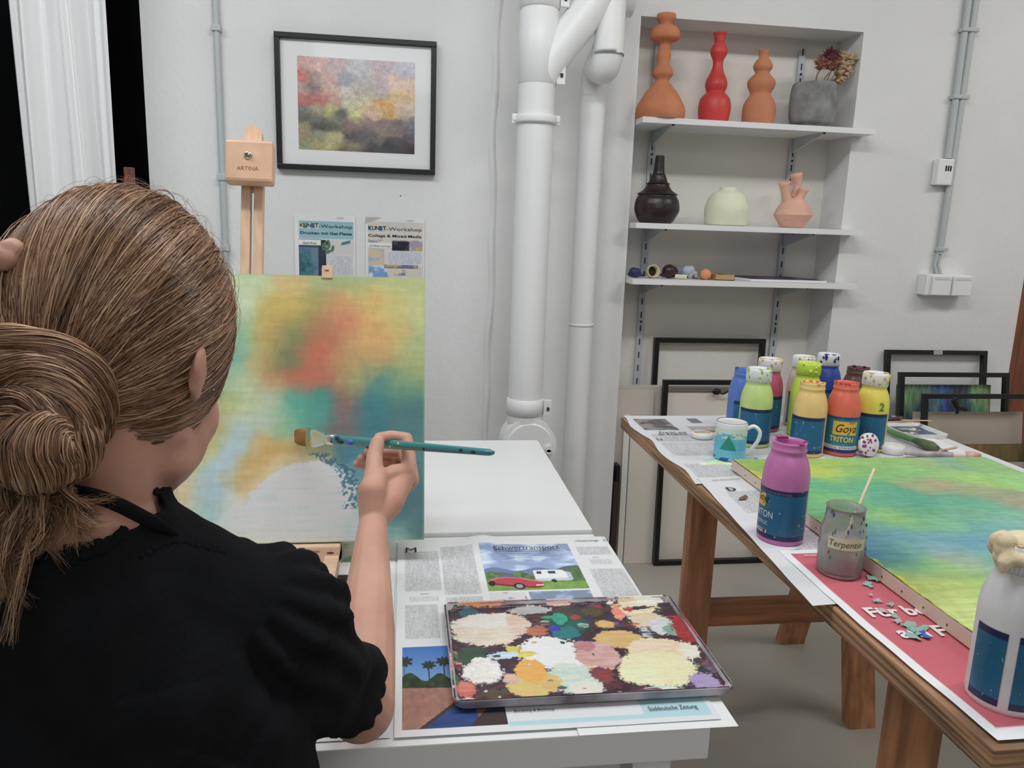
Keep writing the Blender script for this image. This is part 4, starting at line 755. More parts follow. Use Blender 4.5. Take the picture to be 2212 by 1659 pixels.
m = MB(); prof = [(-0.279, 0.61), (-0.249, 0.61), (-0.249, 0.712)]+[(-0.264+0.015*math.cos(a), 0.712+0.015*math.sin(a)) for a in np.linspace(0.2, math.pi-0.2, 10)]+[(-0.279, 0.712)]
m.prism(prof, -0.052, -0.034, M=ML @ Matrix(((1, 0, 0, 0), (0, 0, -1, 0), (0, 1, 0, 0), (0, 0, 0, 1)))); put('sliding_tongue', m, wd, ez)
hb = eb('head_block', (-0.303, -0.004, 0.615), (-0.224, 0.030, 0.687), 0.005, mat('beech_block', (214, 170, 136), 0.45, var=0.08, vscale=5, stretch=(3, 3, 3)))
m = MB(); c_ = np.array(ML @ Vector((-0.264, -0.004, 0.660))); m.sph(c_, 0.0075, (1, .7, 1), 3); put('screw', m, mat('chrome', (200, 196, 192), 0.15, metal=1.0), hb)
m = MB(); o_ = np.array(ML @ Vector((-0.283, -0.0042, 0.634))); letters(m, 'ARTINA', 0.0095, o_, (1, 0, 0), cdv, lift=0.0003, wfit=0.036); put('engraved_lettering', m, mat('engraving', (150, 104, 78), 0.7), hb)
# ledge and base
m = MB(); m.box((-0.42, -0.030, -0.034), (-0.104, 0.035, -0.003), 0.003, M=ML); put('ledge', m, wd, ez)
rr = np.random.default_rng(8); sm_ = [mat('smear_purple', (92, 50, 110), .5), mat('smear_grey', (150, 150, 160), .5), mat('smear_navy', (70, 66, 90), .5)]
for i, x in enumerate(np.linspace(-0.40, -0.118, 13)):
    c_ = np.array(ML @ Vector((x, -0.0305, rr.uniform(-0.014, -0.005)))); put('paint_smear', MB().sph(c_, rr.uniform(.003, .007), (1.7, .15, .5), 2), sm_[(i*2) % 3], ez)
for x in (-0.128, -0.411):
    put('base_rail', MB().box((x, 1.02, TZ+0.005), (x+0.024, 1.62, TZ+0.033), 0.003), wd, ez)
put('cross_rail', MB().box((-0.386, 1.30, TZ+0.006), (-0.129, 1.335, TZ+0.030), 0.002), wd2, ez)
put('back_strut', MB().box((-0.277, 0.052, 0.25), (-0.250, 0.066, 0.40), 0.002, M=ML), wd2, ez)
m = MB(); a_ = ML @ Vector((-0.263, 0.058, 0.38)); m.tube([np.array(a_), np.array([-0.263, 1.60, TZ+0.025])], 0.011, 10); put('back_leg', m, wd2, ez)
m = MB(); lo = (-0.139, 0.012, 0.44); m.box((-0.1395, -0.002, CH-0.004), (-0.1215, 0.012, CH+0.018), 0.001, M=ML)
wb_ = one('wooden_wedge', m, wd, 'small light wooden block with a staple on the top edge of the canvas', 'wooden block')
put('staple', MB().box((-0.1345, -0.0032, CH+0.009), (-0.1275, -0.0018, CH+0.0102), M=ML), mat('staple_grey', (96, 90, 86), 0.5), wb_)
cv = thing('canvas_painting', (-0.26, 1.27, 0.7135), 'abstract canvas in greens, ochre, red and white being painted on the easel', 'painting')
put('stretcher', MB().box((-0.562, 0.0005, 0), (0.0375, 0.019, CH), 0.0015, M=ML), mat('canvas_side', (176, 190, 140), 0.7, c2=(90, 140, 120), vscale=14, detail=2), cv)
SM = [(320,100,190,208,165),(450,110,185,200,150),(640,110,205,175,115),(800,130,165,175,115),(1000,120,160,178,120),(1300,120,175,185,120),(370,250,190,208,170),(550,280,200,175,85),(680,270,205,175,80),(760,260,150,150,85),(880,260,205,150,95),(1050,230,215,175,95),(1250,260,205,190,110),(1370,300,190,195,130),
(360,420,140,190,155),(480,400,190,170,85),(560,400,195,150,80),(660,430,120,140,85),(800,400,170,120,80),(920,340,210,130,90),(1080,440,215,165,95),(1250,440,200,175,100),(1370,500,165,185,130),(290,560,100,175,165),(420,560,180,185,130),(490,560,205,160,85),(600,560,100,125,85),(740,560,190,110,80),(820,500,205,100,75),(940,540,190,150,95),(1100,560,200,160,95),(1300,600,170,175,110),
(260,720,150,190,150),(400,700,185,205,160),(560,680,195,140,90),(700,680,200,105,80),(850,650,185,115,85),(1000,680,165,165,105),(1150,700,80,140,130),(1300,700,110,155,120),(240,790,185,175,90),(380,820,190,200,150),(520,800,185,200,165),(680,820,75,170,150),(800,840,60,150,140),(980,830,150,105,100),(1100,830,50,130,140),(1300,840,75,125,125),
(200,920,190,170,90),(350,940,185,205,195),(480,930,180,200,180),(620,930,150,190,150),(760,900,90,170,150),(930,930,120,110,110),(1080,930,60,125,135),(1300,950,75,125,130),(150,1030,200,190,110),(350,1040,170,200,215),(480,1060,215,170,80),(620,1080,205,165,90),(800,1080,150,140,80),(950,1090,60,120,140),(1300,1080,80,130,130),
(60,1150,205,205,150),(280,1160,175,205,215),(460,1180,210,175,95),(600,1180,225,215,190),(800,1180,225,225,215),(980,1180,90,150,165),(1330,1200,80,130,135),(60,1270,215,190,140),(200,1280,165,200,215),(380,1240,215,175,100),(500,1270,225,222,210),(700,1270,225,225,220),(900,1270,220,225,215),(1010,1260,110,160,175),(1300,1290,80,125,135),
(50,1400,215,205,160),(170,1400,160,200,205),(330,1400,215,220,215),(600,1400,205,215,220),(850,1400,215,222,220),(1010,1400,190,215,205),(1250,1430,75,120,130),(50,1500,190,215,200),(170,1490,160,200,200),(400,1500,210,220,222),(700,1500,210,220,225),(950,1500,205,220,220),(1250,1520,150,195,180),(1350,1500,80,125,130),(400,1560,205,220,215),(900,1560,195,215,205),(1370,1560,80,120,110),(-200,600,150,190,150),(-200,1100,200,190,120),(-200,200,180,200,150),(-200,1500,170,200,190)]
U, V = np.meshgrid(np.linspace(0, 1, 400), np.linspace(0, 1, 320), indexing='ij')
# crop px -> canvas u,v (through the true plane)
def cuv(x, y):
    X_, Y_ = 380+x/2.5914, 560+y/2.5914; d = ray(X_, Y_); t_ = np.dot(CB-CAM, cn)/np.dot(d, cn); p = CAM+d*t_
    return (p[0]+0.562)/0.5995, np.dot(p-CB, cdv)/CH
SM2 = []
for x, y, r, g, b_ in SM: u_, v_ = cuv(x, y); SM2.append((u_, v_, r, g, b_))
wu = U+0.022*(fbm(U*10, V*10, 71)-.5)*2+.016*(fbm(U*60, V*24, 73)-.5)*2; wv = V+0.026*(fbm(U*12, V*12, 72)-.5)*2+.014*(fbm(U*24, V*70, 74)-.5)*2
cc = blend(wu, wv, SM2, 0.030, 0.78)
g_ = cc.mean(-1, keepdims=True); cc = (g_+(cc-g_)*.97)*1.05*(.97+.06*fbm(U*30, V*60, 75)[..., None])*(.98+.04*fbm(U*90, V*50, 76)[..., None])
# white lead area with dry-brush edge
def poly_mask(U, V, pts):
    x = np.array([p[0] for p in pts]); y = np.array([p[1] for p in pts]); ins = np.zeros(U.shape, bool); j = len(x)-1
    for i in range(len(x)):
        c_ = ((y[i] > V) != (y[j] > V)) & (U < (x[j]-x[i])*(V-y[i])/(y[j]-y[i]+1e-12)+x[i]); ins ^= c_; j = i
    return ins
pw = [cuv(*p) for p in ((400, 1360), (440, 1280), (560, 1190), (640, 1150), (780, 1130), (870, 1140), (930, 1180), (985, 1250), (1000, 1400), (1010, 1500), (1100, 1575), (330, 1590), (300, 1440), (330, 1400))]
jx = 0.022*(fbm(U*26, V*60, 81)-.5)*2+0.008*(fbm(U*150, V*90, 82)-.5)*2
mk = poly_mask(U+jx, V+jx*0.8, pw).astype(float)[..., None]
wht = np.array([229, 232, 228.])*(0.93+0.12*fbm(U*9, V*120, 83)[..., None]); wht = wht*np.array([1, 1, 1])-np.array([14, 4, -4])*np.clip((0.35-V)*3, 0, 1)[..., None]
cc = cc*(1-mk*0.93)+wht*mk*0.93
# dabs of dark blue at the right edge of the white
dbc = np.interp(V, [cuv(0+900, y)[1] for y in (1400, 1300, 1230, 1170, 1120, 1090)], [cuv(x, 1200)[0] for x in (985, 985, 975, 930, 850, 800)]); db = (np.abs(U-dbc) < .030*(.4+fbm(U*40, V*40, 87))) & (V < cuv(900, 1085)[1]) & (V > cuv(900, 1400)[1]); wv_ = (noise2(U*190, V*150, 84) > 0.42+.6*np.abs(U-dbc)/.03*.4)
k_ = (db & wv_).astype(float)[..., None]; cc = cc*(1-0.75*k_)+np.array([56, 110, 136.])*0.75*k_
cc = cc*(0.985+0.03*noise2(U*120, V*30, 85)[..., None])*(0.975+0.05*noise2(U*14, V*90, 86)[..., None])
ed = np.minimum(np.minimum(U, 1-U)*0.6, np.minimum(V, 1-V)*0.455); k_ = np.clip(1-ed/0.004, 0, 1)[..., None]*0.5; cc = cc*(1-k_)+np.array([170, 190, 130.])*k_
loc = np.stack([-0.562+U*0.5995, np.full_like(U, 0.0), V*CH], -1); Mn = np.array(ML)[:3]
P_ = loc @ Mn[:, :3].T+Mn[:, 3]
put('painted_surface', MB().grid(P_, alb(cc)), cmat('paint_canvas2', 0.55, 0.12, 500), cv)
# ------------------------------------------------------------------ wooden trestle table
WZ = 0.770; wz = WZ+0.0022
oak = mat('trestle_wood', (186, 126, 82), 0.6, var=0.22, vscale=7, stretch=(7, 7, 0.7), bump=0.08, bscale=30)
oakh = mat('trestle_wood_h', (180, 120, 78), 0.6, var=0.22, vscale=7, stretch=(0.8, 7, 7), bump=0.08, bscale=30)
plym = bpy.data.materials.new('plywood_edge'); plym.use_nodes = True; nt = plym.node_tree; b = nt.nodes['Principled BSDF']; b.inputs['Roughness'].default_value = 0.7
tc = nt.nodes.new('ShaderNodeTexCoord'); mp = nt.nodes.new('ShaderNodeMapping'); mp.inputs['Scale'].default_value = (1.5, 1.5, 60); nt.links.new(tc.outputs['Object'], mp.inputs[0])
n_ = nt.nodes.new('ShaderNodeTexNoise'); n_.inputs['Scale'].default_value = 3.2; n_.inputs['Detail'].default_value = 5; nt.links.new(mp.outputs[0], n_.inputs['Vector'])
r_ = nt.nodes.new('ShaderNodeValToRGB'); nt.links.new(n_.outputs[0], r_.inputs[0]); r_.color_ramp.elements[0].position = .36; r_.color_ramp.elements[1].position = .62
r_.color_ramp.elements[0].color = A((104, 74, 50)); r_.color_ramp.elements[1].color = A((186, 140, 98)); nt.links.new(r_.outputs[0], b.inputs['Base Color'])
wt = thing('trestle_table', (0.95, 0.59, 0), 'wooden trestle table covered with newspapers, carrying the paint bottles', 'table')
put('tabletop', MB().box((0.565, 0.592, WZ-0.030), (1.335, 1.916, WZ), 0.003), plym, wt)
m = MB()
def beam(name, a, b_, w_, d_, m_=oak):
    a = np.array(a, float); b_ = np.array(b_, float); t = b_-a; L = np.linalg.norm(t); q = Vector(t).to_track_quat('Z', 'Y').to_matrix().to_4x4()
    return put(name, MB().box((-w_/2, -d_/2, 0), (w_/2, d_/2, L), 0.003, M=Matrix.Translation(Vector(a)) @ q), m_, wt)
T0 = WZ-0.031
for yy in (1.69, 0.89):
    put('leg', MB().box((0.680, yy-0.02, 0), (0.747, yy+0.02, T0-0.001), 0.003), oak, wt)
m = MB(); P_ = lambda x, y: x
put('stretcher', MB().box((0.748, 1.683, 0.292), (1.150, 1.705, 0.360), 0.002), oakh, wt)
q = MB(); x0, x1 = 1.151, 1.222
def slant(x0, x1, yf, yt, d=0.04):
    vs = [(yf-d/2, 0), (yf+d/2, 0), (yt+d/2, T0-0.001), (yt-d/2, T0-0.001)]
    return put('leg', MB().prism(vs, x0, x1, M=Matrix(((0, 0, 1, 0), (1, 0, 0, 0), (0, 1, 0, 0), (0, 0, 0, 1)))), oak, wt)
slant(x0, x1, 1.675, 1.84); slant(1.170, 1.245, 2.09, 1.885)
put('cross_beam', MB().box((0.60, 1.845, T0-0.09), (1.30, 1.88, T0-0.0905+0.09), 0.002), oakh, wt) if False else None
slant(x0, x1, 0.885, 0.89)
put('stretcher', MB().box((0.748, 0.88, 0.292), (1.150, 0.902, 0.360), 0.002), oakh, wt)
# ---- newspapers on it
def wpaper(label, x0, y0, x1, y1, z, rects, base, poly=None, nx=160, ny=160, seed=0, fn=None, cat='newspaper'):
    def curl(X, Y, Z, U, V):
        e = np.clip((0.568-X)/0.03, 0, 1); Z = Z-0.008*e*e+0.0012*np.clip((0.60-X)/0.04, 0, 1)*np.sin(Y*30+seed)**2
        if fn: X, Y, Z = fn(X, Y, Z, U, V)
        return X, Y, Z
    return paper('newspaper', x0, y0, x1, y1, z, rects, base, label, cat, nx, ny, curl, seed, 'newsprint')
NB_ = (206, 207, 210)
R = [(.025, .405, .115, .515, (92, 88, 94), 'mix', (140, 134, 128)), (.17, .47, .20, .52, (120, 120, 124)), (.145, .38, .24, .44, (120, 110, 116), 'mix', (170, 164, 166)), (.26, .40, .33, .44, (70, 62, 66), 'mix', (120, 114, 116)),
     (.025, .30, .72, .365, INK, 'text'), (.025, .19, .33, .29, INK, 'text'), (.34, .19, .72, .36, INK, 'text'), (.02, .03, .16, .13, INK, 'text'), (.17, .02, .30, .14, INK, 'text'), (.36, .02, .72, .17, INK, 'text'),
     (.08, .135, .20, .165, (160, 200, 168), 'blot'), (.06, .12, .15, .140, (214, 224, 180), 'blot')]
wpaper('newspaper sheet covering the far part of the trestle table under the bottles', 0.560, 1.372, 1.330, 1.921, wz-0.001, R, NB_, nx=260, ny=200, seed=11, fn=lambda X, Y, Z, U, V: (X+0.012*np.clip((0.03-U)/0.03, 0, 1)*np.sin(Y*14)**2, Y, Z+0.004*np.exp(-((U-.35)/.06)**2)*np.clip((V-.5)/.04, 0, 1)))
m = MB(); letters(m, 'Fragen aus', .016, (.612, 1.743, wz+.0012), (1, 0, 0), (0, 1, 0), bold=.0003); letters(m, 'der Redaktion', .013, (.604, 1.728, wz+.0012), (1, 0, 0), (0, 1, 0), bold=.0003); letters(m, 'N', .02, (.585, 1.680, wz+.0012), (1, 0, 0), (0, 1, 0))
far_ = [o for o in COL.objects if str(o.get('label', '')).startswith('newspaper sheet covering the far')][0]; put('headline_lettering', m, tx, far_)
R = [(.03, .33, .105, .44, INK, 'text'), (.05, .12, .13, .32, INK, 'text'), (.03, .02, .06, .11, (150, 190, 220), 'mix', (214, 214, 216)), (.06, .02, .13, .11, INK, 'text')]+[(.040, .03+.032*i, .055, .045+.032*i, (96, 150, 196)) for i in range(6)]+[(.11, .38, .19, .50, (206, 176, 156)), (.125, .22, .22, .36, (96, 100, 92), 'mix', (186, 140, 126)), (.15, .37, .21, .41, (96, 92, 92))]
def sk(X, Y, Z, U, V):
    s_ = (1-V/0.53); X = X-0.042*s_*(1-U/.22); return X, Y+0.02*(U/.2), Z
wpaper('newspaper strip hanging over the near-left edge of the trestle table under the violet bottle', 0.577, 0.880, 0.80, 1.405, wz+0.0004, R, NB_, nx=120, ny=220, seed=12, fn=sk)
m = MB(); letters(m, 'D', .026, (.607, 1.325, wz+.0026), (1, 0, 0), (0, 1, 0), bold=.0005); letters(m, 'DAS FEUILLETON', .008, (.60, 1.383, wz+.0026), (1, .12, 0), (-.12, 1, 0)); mid_ = [o for o in COL.objects if str(o.get('label', '')).startswith('newspaper strip hanging')][0]; put('headline_lettering', m, tx, mid_)
tm = MB(); q_ = [atZ(x, y, wz+.0032) for x, y in ((1596, 1076), (1610, 1068), (1616, 1072), (1612, 1078), (1596, 1080))]; 
put('torn_hole', MB().add(q_, [tuple(range(5))]), mat('tear_brown', (110, 80, 66), .8), mid_)
red = (196, 92, 104); R = [(.014, .018, .23, .440, red)]
def rk(X, Y, Z, U, V): return X-.004*np.sin(Y*9), Y, Z
wpaper('red advertisement newspaper page with white letters at the near end of the trestle table', 0.5735, 0.602, 0.80, 1.055, wz+0.0010, R, (222, 222, 224), nx=110, ny=160, seed=13, fn=rk)
rd = [o for o in COL.objects if str(o.get('label', '')).startswith('red advertisement')][0]
m = MB(); wt_ = mat('print_white', (226, 214, 216), .7)
zt_ = wz+.0030
m1 = MB(); letters(m1, 'Für be', .034, (.594, .842, zt_), (1, .02, 0), (0, 1, 0), bold=.0012, wfit=.083); letters(m, 'am F', .034, (.603, .790, zt_), (1, .02, 0), (0, 1, 0), bold=.0012, wfit=.066); m2 = MB(); letters(m2, 'ANZEIGE', .009, (.602, 1.027, zt_), (1, 0, 0), (0, 1, 0), wfit=.031)
put('white_lettering', m1, wt_, rd); put('white_lettering', m2, wt_, rd)
put('white_lettering', m, wt_, rd)
rr = np.random.default_rng(12)
def smear(name, pts, cols, seed, label):
    m = MB(); r_ = np.random.default_rng(seed)
    for i, (x, y, s_) in enumerate(pts):
        c_ = atZ(x, y, zt_+.0012); n = 14; a0 = r_.uniform(0, 6)
        P_ = [c_+np.array([s_*(1+.5*math.sin(3*a+a0)+.3*math.sin(5*a))*math.cos(a)*.8, s_*(1+.4*math.sin(2*a+a0)+.3*math.sin(7*a))*math.sin(a)*1.2, 0.0012*math.sin(a*3)]) for a in np.linspace(0, 2*math.pi, n, endpoint=False)]
        m.add([c_+np.array([0, 0, .0018])]+P_, [(0, 1+k, 1+(k+1) % n) for k in range(n)], mi=i % len(cols), smooth=True)
    return one(name, m, cols, label, 'paint smear')
teal = mat('dried_teal', (134, 176, 160), .5); tl2 = mat('dried_pale', (182, 170, 170), .5); blu = mat('dried_blue', (60, 90, 180), .5)
smear('paint_smear', [(1883, 1248, .0085), (1876, 1262, .007), (1893, 1252, .006)], [teal], 1, 'dried teal paint flake on the red page beside the glass jar')
smear('paint_smear', [(1880, 1285, .003), (1890, 1298, .004), (1898, 1296, .004), (1924, 1306, .005), (1908, 1318, .006), (1934, 1330, .005), (1938, 1342, .006)], [tl2, teal], 2, 'trail of pale dried paint across the white letters on the red page')
smear('paint_smear', [(1965, 1352, .010), (1980, 1364, .011), (1992, 1368, .008), (1970, 1372, .008), (1997, 1356, .006)], [teal, teal, blu], 3, 'larger dried teal and blue paint flake below the white letters on the red page')
# ---- green canvas lying on the table
gc = thing('canvas_painting', (0.95, 1.07, wz+0.0035), 'large green and turquoise canvas lying flat on the trestle table', 'painting')
gz = 0.7965; gx0, gx1, gy0, gy1 = 0.6675, 1.238, 0.705, 1.452
put('stretcher', MB().box((gx0, gy0, wz+0.0035), (gx1, gy1, gz-0.0006), 0.001), mat('raw_canvas', (214, 196, 180), .85), gc)
U, V = np.meshgrid(np.linspace(0, 1, 320), np.linspace(0, 1, 420), indexing='ij')
def g4(x, y): p = atZ(1600+x/3.191, 900+y/3.191, gz); return (p[0]-gx0)/(gx1-gx0), (p[1]-gy0)/(gy1-gy0)
SG = [(60,320,140,180,60),(160,340,130,165,70),(300,340,150,185,60),(560,310,150,190,70),(800,300,140,190,90),(1100,300,130,190,90),(1300,320,150,180,110),(1450,330,110,170,140),(1600,330,130,185,100),(1750,380,140,190,110),(1900,440,140,200,110),
(130,430,170,190,40),(600,400,190,200,50),(700,430,110,185,100),(900,400,120,185,90),(1100,400,120,185,100),(1400,400,130,190,100),(1600,420,150,200,90),(600,480,80,170,120),(800,470,80,165,120),(1000,480,70,165,120),(1250,480,150,160,110),(1400,490,170,150,110),(1600,500,150,165,110),(1800,560,150,160,120),(1900,600,160,150,120),
(600,560,90,180,110),(800,560,80,170,120),(1000,570,80,165,130),(1200,570,70,160,130),(1500,570,80,165,130),(1700,600,80,170,130),(720,600,150,190,60),(600,650,80,165,110),(640,700,90,160,90),(900,640,80,165,110),(1050,690,150,190,80),(1200,660,80,160,110),(1500,660,100,170,130),(1800,680,110,180,150),
(1000,760,90,160,140),(1200,740,100,180,110),(1400,740,110,185,130),(1700,780,90,170,160),(1900,760,110,170,160),(950,850,70,130,140),(1150,830,80,145,160),(1400,820,90,150,170),(1650,860,80,150,170),(1850,850,100,160,170),
(960,930,50,110,150),(1050,960,60,130,130),(1200,920,80,155,140),(1400,910,100,160,170),(1450,980,150,160,150),(1600,1020,150,165,150),(1750,950,90,160,165),(1000,1010,60,120,140),(1150,1040,70,150,110),(1350,1050,120,180,100),(1500,1080,140,185,90),(1700,1080,110,175,110),(1850,1040,90,165,120),
(1100,1120,150,180,60),(1200,1150,140,160,70),(1350,1170,170,165,70),(1500,1160,170,185,80),(1700,1180,160,190,80),(1250,1230,150,150,60),(1400,1260,150,190,70),(1550,1230,180,205,90),(1700,1260,150,195,110),(1350,1320,190,210,110),(1500,1320,200,215,120),(1650,1340,195,215,120),(1500,1420,190,210,110),(1650,1450,185,210,100),(1700,1540,190,215,90),(1600,1520,170,195,70),(2100,1100,110,170,140),(2100,700,120,175,150),(2200,1500,190,210,110)]
S_ = [g4(x, y)+(r, g, b_) for x, y, r, g, b_ in SG]
wu = U+0.03*(fbm(U*5, V*22, 91)-.5)*2; wv = V+0.012*(fbm(U*6, V*14, 92)-.5)*2
cc = blend(wu, wv, S_, 0.040, 1.15); g_ = cc.mean(-1, keepdims=True); cc = (g_+(cc-g_)*.86+6)*(0.90+0.20*fbm(U*16, V*160, 93)[..., None])*(0.94+.12*fbm(U*60, V*60, 98)[..., None])
yk = np.clip(1-U/0.016+0.8*(fbm(V*70, U*9, 94)-.5)*2, 0, 1)[..., None]*np.clip((fbm(V*22, U*2, 95)-.35)*8, 0, 1)[..., None]; cc = cc*(1-yk)+np.array([200, 196, 30.])*yk
bk = (np.clip(1-U/0.006, 0, 1)*np.clip((fbm(V*30, U, 96)-.3)*6, 0, 1))[..., None]; cc = cc*(1-bk)+np.array([96, 60, 36.])*bk
put('painted_surface', MB().grid(np.stack([gx0+U*(gx1-gx0), gy0+V*(gy1-gy0), gz+0.0006*fbm(U*30, V*200, 97)+0.001*yk[..., 0]], -1), alb(cc)), cmat('paint_canvas', 0.65, 0.3, 400), gc)
m = MB(); 
for i in range(14):
    y = 0.80+0.045*i; m.sph((gx0-0.0002, y, wz+0.012), 0.0018, (.3, 1, 1), 1)
put('side_staples', m, mat('staple_dark', (90, 60, 44), .5), gc)
# ---- bottles
BR = 0.036
navy = (34, 42, 84); blue = (22, 98, 138)
def label_mesh(a0, a1, z0, z1, paintf, R=BR+.0005, nx=90, ny=70):
    U, V = np.meshgrid(np.linspace(0, 1, nx), np.linspace(0, 1, ny), indexing='ij'); ang = a0+(a1-a0)*U
    C = paintf(U, V); P_ = np.stack([R*np.cos(ang), R*np.sin(ang), z0+(z1-z0)*V], -1); return MB().grid(P_, alb(C))
def lab(seed, splash=(170, 190, 120), front=False):
    def f(U, V):
        C = np.zeros(U.shape+(3,))+np.array(blue, float)*(0.93+0.12*fbm(U*8, V*4, seed)[..., None])
        C[(V > .90) | (V < .10)] = navy
        if front == 'orange':
            C[...] = np.array([20, 118, 140.]); C[V < .20] = navy; C[(V > .10) & (V < .20)] = (214, 214, 220); C[V < .10] = (40, 50, 110); C[V > .94] = (30, 70, 120)
            C[(U > .28) & (U < .74) & (V > .50) & (V < .88)] = (236, 176, 50)
        if front == 'mag':
            C[(U > .20) & (U < .38) & (V > .62) & (V < .87)] = (232, 178, 50); C[(U > .08) & (U < .43) & (V > .09) & (V < .17)] = (222, 220, 222); C[(U > .38) & (U < .42) & (V > .095) & (V < .165)] = (190, 50, 60)
        k_ = np.clip((fbm(U*16, V*16, seed+9)-.80)*60, 0, 1)[..., None]; return C*(1-k_)+np.array(splash, float)*k_
    return f
def wrap_text(m, s, size, ang, z, mi=0, wfit=None, R=BR+.0009, **k):
    v, f = text_mesh(s, size, **k)
    if wfit: v[:, 0] *= wfit/(v[:, 0].max()-v[:, 0].min())
    a = ang+v[:, 0]/R; m.add(np.stack([R*np.cos(a), R*np.sin(a), z+v[:, 1]], -1), f, mi)
def paint_mat(name, c): return mat('bottle_'+name, c, 0.32, var=0.05, vscale=30, spec=.5)
capm = mat('cap_white', (228, 228, 226), .4)
def bottle(px, py, col, label, capc=None, a_label=(-2.9, -0.35), seed=0, front=False, inner=None, text=None, shift=(0, 0), smear_c=None, h=.163):
    p = atZ(px, py, wz); p = p+np.array([shift[0], BR+shift[1], 0]); nm = 'b%d_%d_%d' % tuple(col); pm = paint_mat(nm, col)
    t = thing('paint_bottle', (p[0], p[1], wz), label, 'bottle', 'acrylic paint bottles on the trestle table')
    R = BR; pr = [(R*.90, 0), (R*.97, .0015), (R, .006), (R, .088), (R*1.0, .106), (R*.965, .118), (R*.88, .130), (R*.78, .1395), (R*.74, .142), (R*.72, .147), (R*.755, .149), (R*.755, .1515), (R*.72, .153)]
    if not capc: pr += [(R*.72, .160), (R*.74, .1625), (R*.66, .163), (R*.62, .158), (R*.60, .148)]
    put('body', MB().lathe(pr, (0, 0, 0), 48, cap=(True, True)), pm, t, local=True)
    if not capc:
        ic = inner or tuple(int(c*.8) for c in col); m = MB(); m.lathe([(R*.60, .1505), (R*.3, .1512), (0.001, .1505)], (0, 0, 0), 32, cap=(False, False))
        r_ = np.random.default_rng(seed+40)
        for i in range(7): a = r_.uniform(0, 6.28); m.sph((R*.66*math.cos(a), R*.66*math.sin(a), .1628), .0035, (1.4, 1.4, .5), 1)
        put('wet_paint', m, mat('wet_%d_%d_%d' % ic, ic, .25), t, local=True)
    else:
        m = MB(); rc = .0275
        m.lathe([(R*.72, .150), (rc, .150), (rc, .177), (rc-.0015, .1795), (rc-.004, .1795), (rc-.0045, .178), (0.001, .178)], (0, 0, 0), 48, cap=(True, False))
        for i in range(44): a = 2*math.pi*i/44; m.box((rc-.0006, -.0005, .152), (rc+.0006, .0005, .176), M=Matrix.Rotation(a, 4, 'Z'))
        c_ = put('cap', m, mat('cap_%d_%d_%d' % capc, capc, .4) if capc != 1 else capm, t, local=True)
        if smear_c:
            m = MB(); r_ = np.random.default_rng(seed+20)
            for i in range(11):
                a = r_.uniform(-3.1, 0); z_ = r_.uniform(.158, .178); m.sph(((rc+.0003)*math.cos(a), (rc+.0003)*math.sin(a), z_), r_.uniform(.0015, .0035), (1, 1, r_.uniform(1, 2.6)), 1)
                if i < 5: m.sph((rc*.8*math.cos(a), rc*.8*math.sin(a), .1797), r_.uniform(.003, .006), (1.2, 1.2, .25), 1)
            put('paint_drips', m, mat('drip_%d_%d_%d' % smear_c, smear_c, .4), c_, local=True)
    lb = put('label', label_mesh(a_label[0], a_label[1], .009, .090, lab(seed, front=front)), cmat('label_print', .35), t, local=True)
    if text:
        for i, (s, size, ang, z_, cc_, kw) in enumerate(text):
            m = MB(); wrap_text(m, s, size, ang, z_, **kw); put('lettering', m, mat('letter_%d_%d_%d' % cc_, cc_, .5), lb, local=True)
    return t
WHT = (232, 232, 232); YEL = (222, 214, 80); BLK = (26, 24, 28)
bottle(1617, 950, (82, 118, 196), 'blue open paint bottle at the left of the row, partly behind the light green one', a_label=(-2.6, -.2), seed=1, inner=(40, 70, 160), shift=(-.003, .006))
bottle(1640, 969, (186, 212, 122), 'light green paint bottle with white cap, front left of the row', 1, a_label=(-3.15, -.35), seed=2, smear_c=(150, 190, 70))
bottle(1666, 936, (186, 76, 110), 'raspberry pink paint bottle whose cap is smeared with cream paint', 1, a_label=(-2.6, -.2), seed=3, smear_c=(226, 190, 120), shift=(0, .006))
bottle(1737, 925, (196, 176, 160), 'beige paint bottle with white cap at the back of the row', 1, a_label=(-3.0, -1.5), seed=4, smear_c=(206, 190, 160))
bottle(1747, 946, (190, 220, 40), 'lime green paint bottle with lime paint run over its cap, behind the peach one', (196, 226, 50), a_label=(-2.75, -.4), seed=5, smear_c=(196, 226, 50), text=[('TRITON', .009, -2.75, .066, WHT, dict(wfit=.03)), ('KREUL', .006, -2.7, .022, WHT, dict())], shift=(-.002, -.004))
bottle(1784, 916, (44, 74, 160), 'dark blue paint bottle with blue-smeared white cap, farthest back', 1, a_label=(-2.6, -.2), seed=6, smear_c=(30, 50, 120), shift=(.008, 0))
bottle(1757, 990, (240, 190, 114), 'peach paint bottle, open, front centre of the row', a_label=(-3.5, -.95), seed=7, inner=(226, 160, 80))
bottle(1830, 988, (226, 100, 78), 'coral red open paint bottle with the yellow script label', a_label=(-3.5, -.3), seed=8, front='orange', inner=(200, 50, 44), text=[('Goya', .026, -2.52, .056, BLK, dict(wfit=.046, shear=.35)), ('SOLO', .006, -1.70, .0755, BLK, dict()), ('TRITON', .0165, -2.74, .034, (236, 206, 60), dict(wfit=.0515, bold=.0004)), ('ACRYLIC BASIC', .0055, -2.62, .027, (110, 190, 170), dict(wfit=.036)), ('KREUL STALECK', .0068, -2.95, .0182, (60, 70, 110), dict(wfit=.066))])
bottle(1892, 979, (236, 210, 60), 'yellow paint bottle with yellow-dripped white cap, right end of the row', 1, a_label=(-3.5, -1.0), seed=9, smear_c=(214, 176, 40), text=[('750 ml', .006, -1.35, .0115, WHT, dict(wfit=.016)), ('2', .026, -1.75, .098, (90, 130, 60), dict(bold=.0006))])
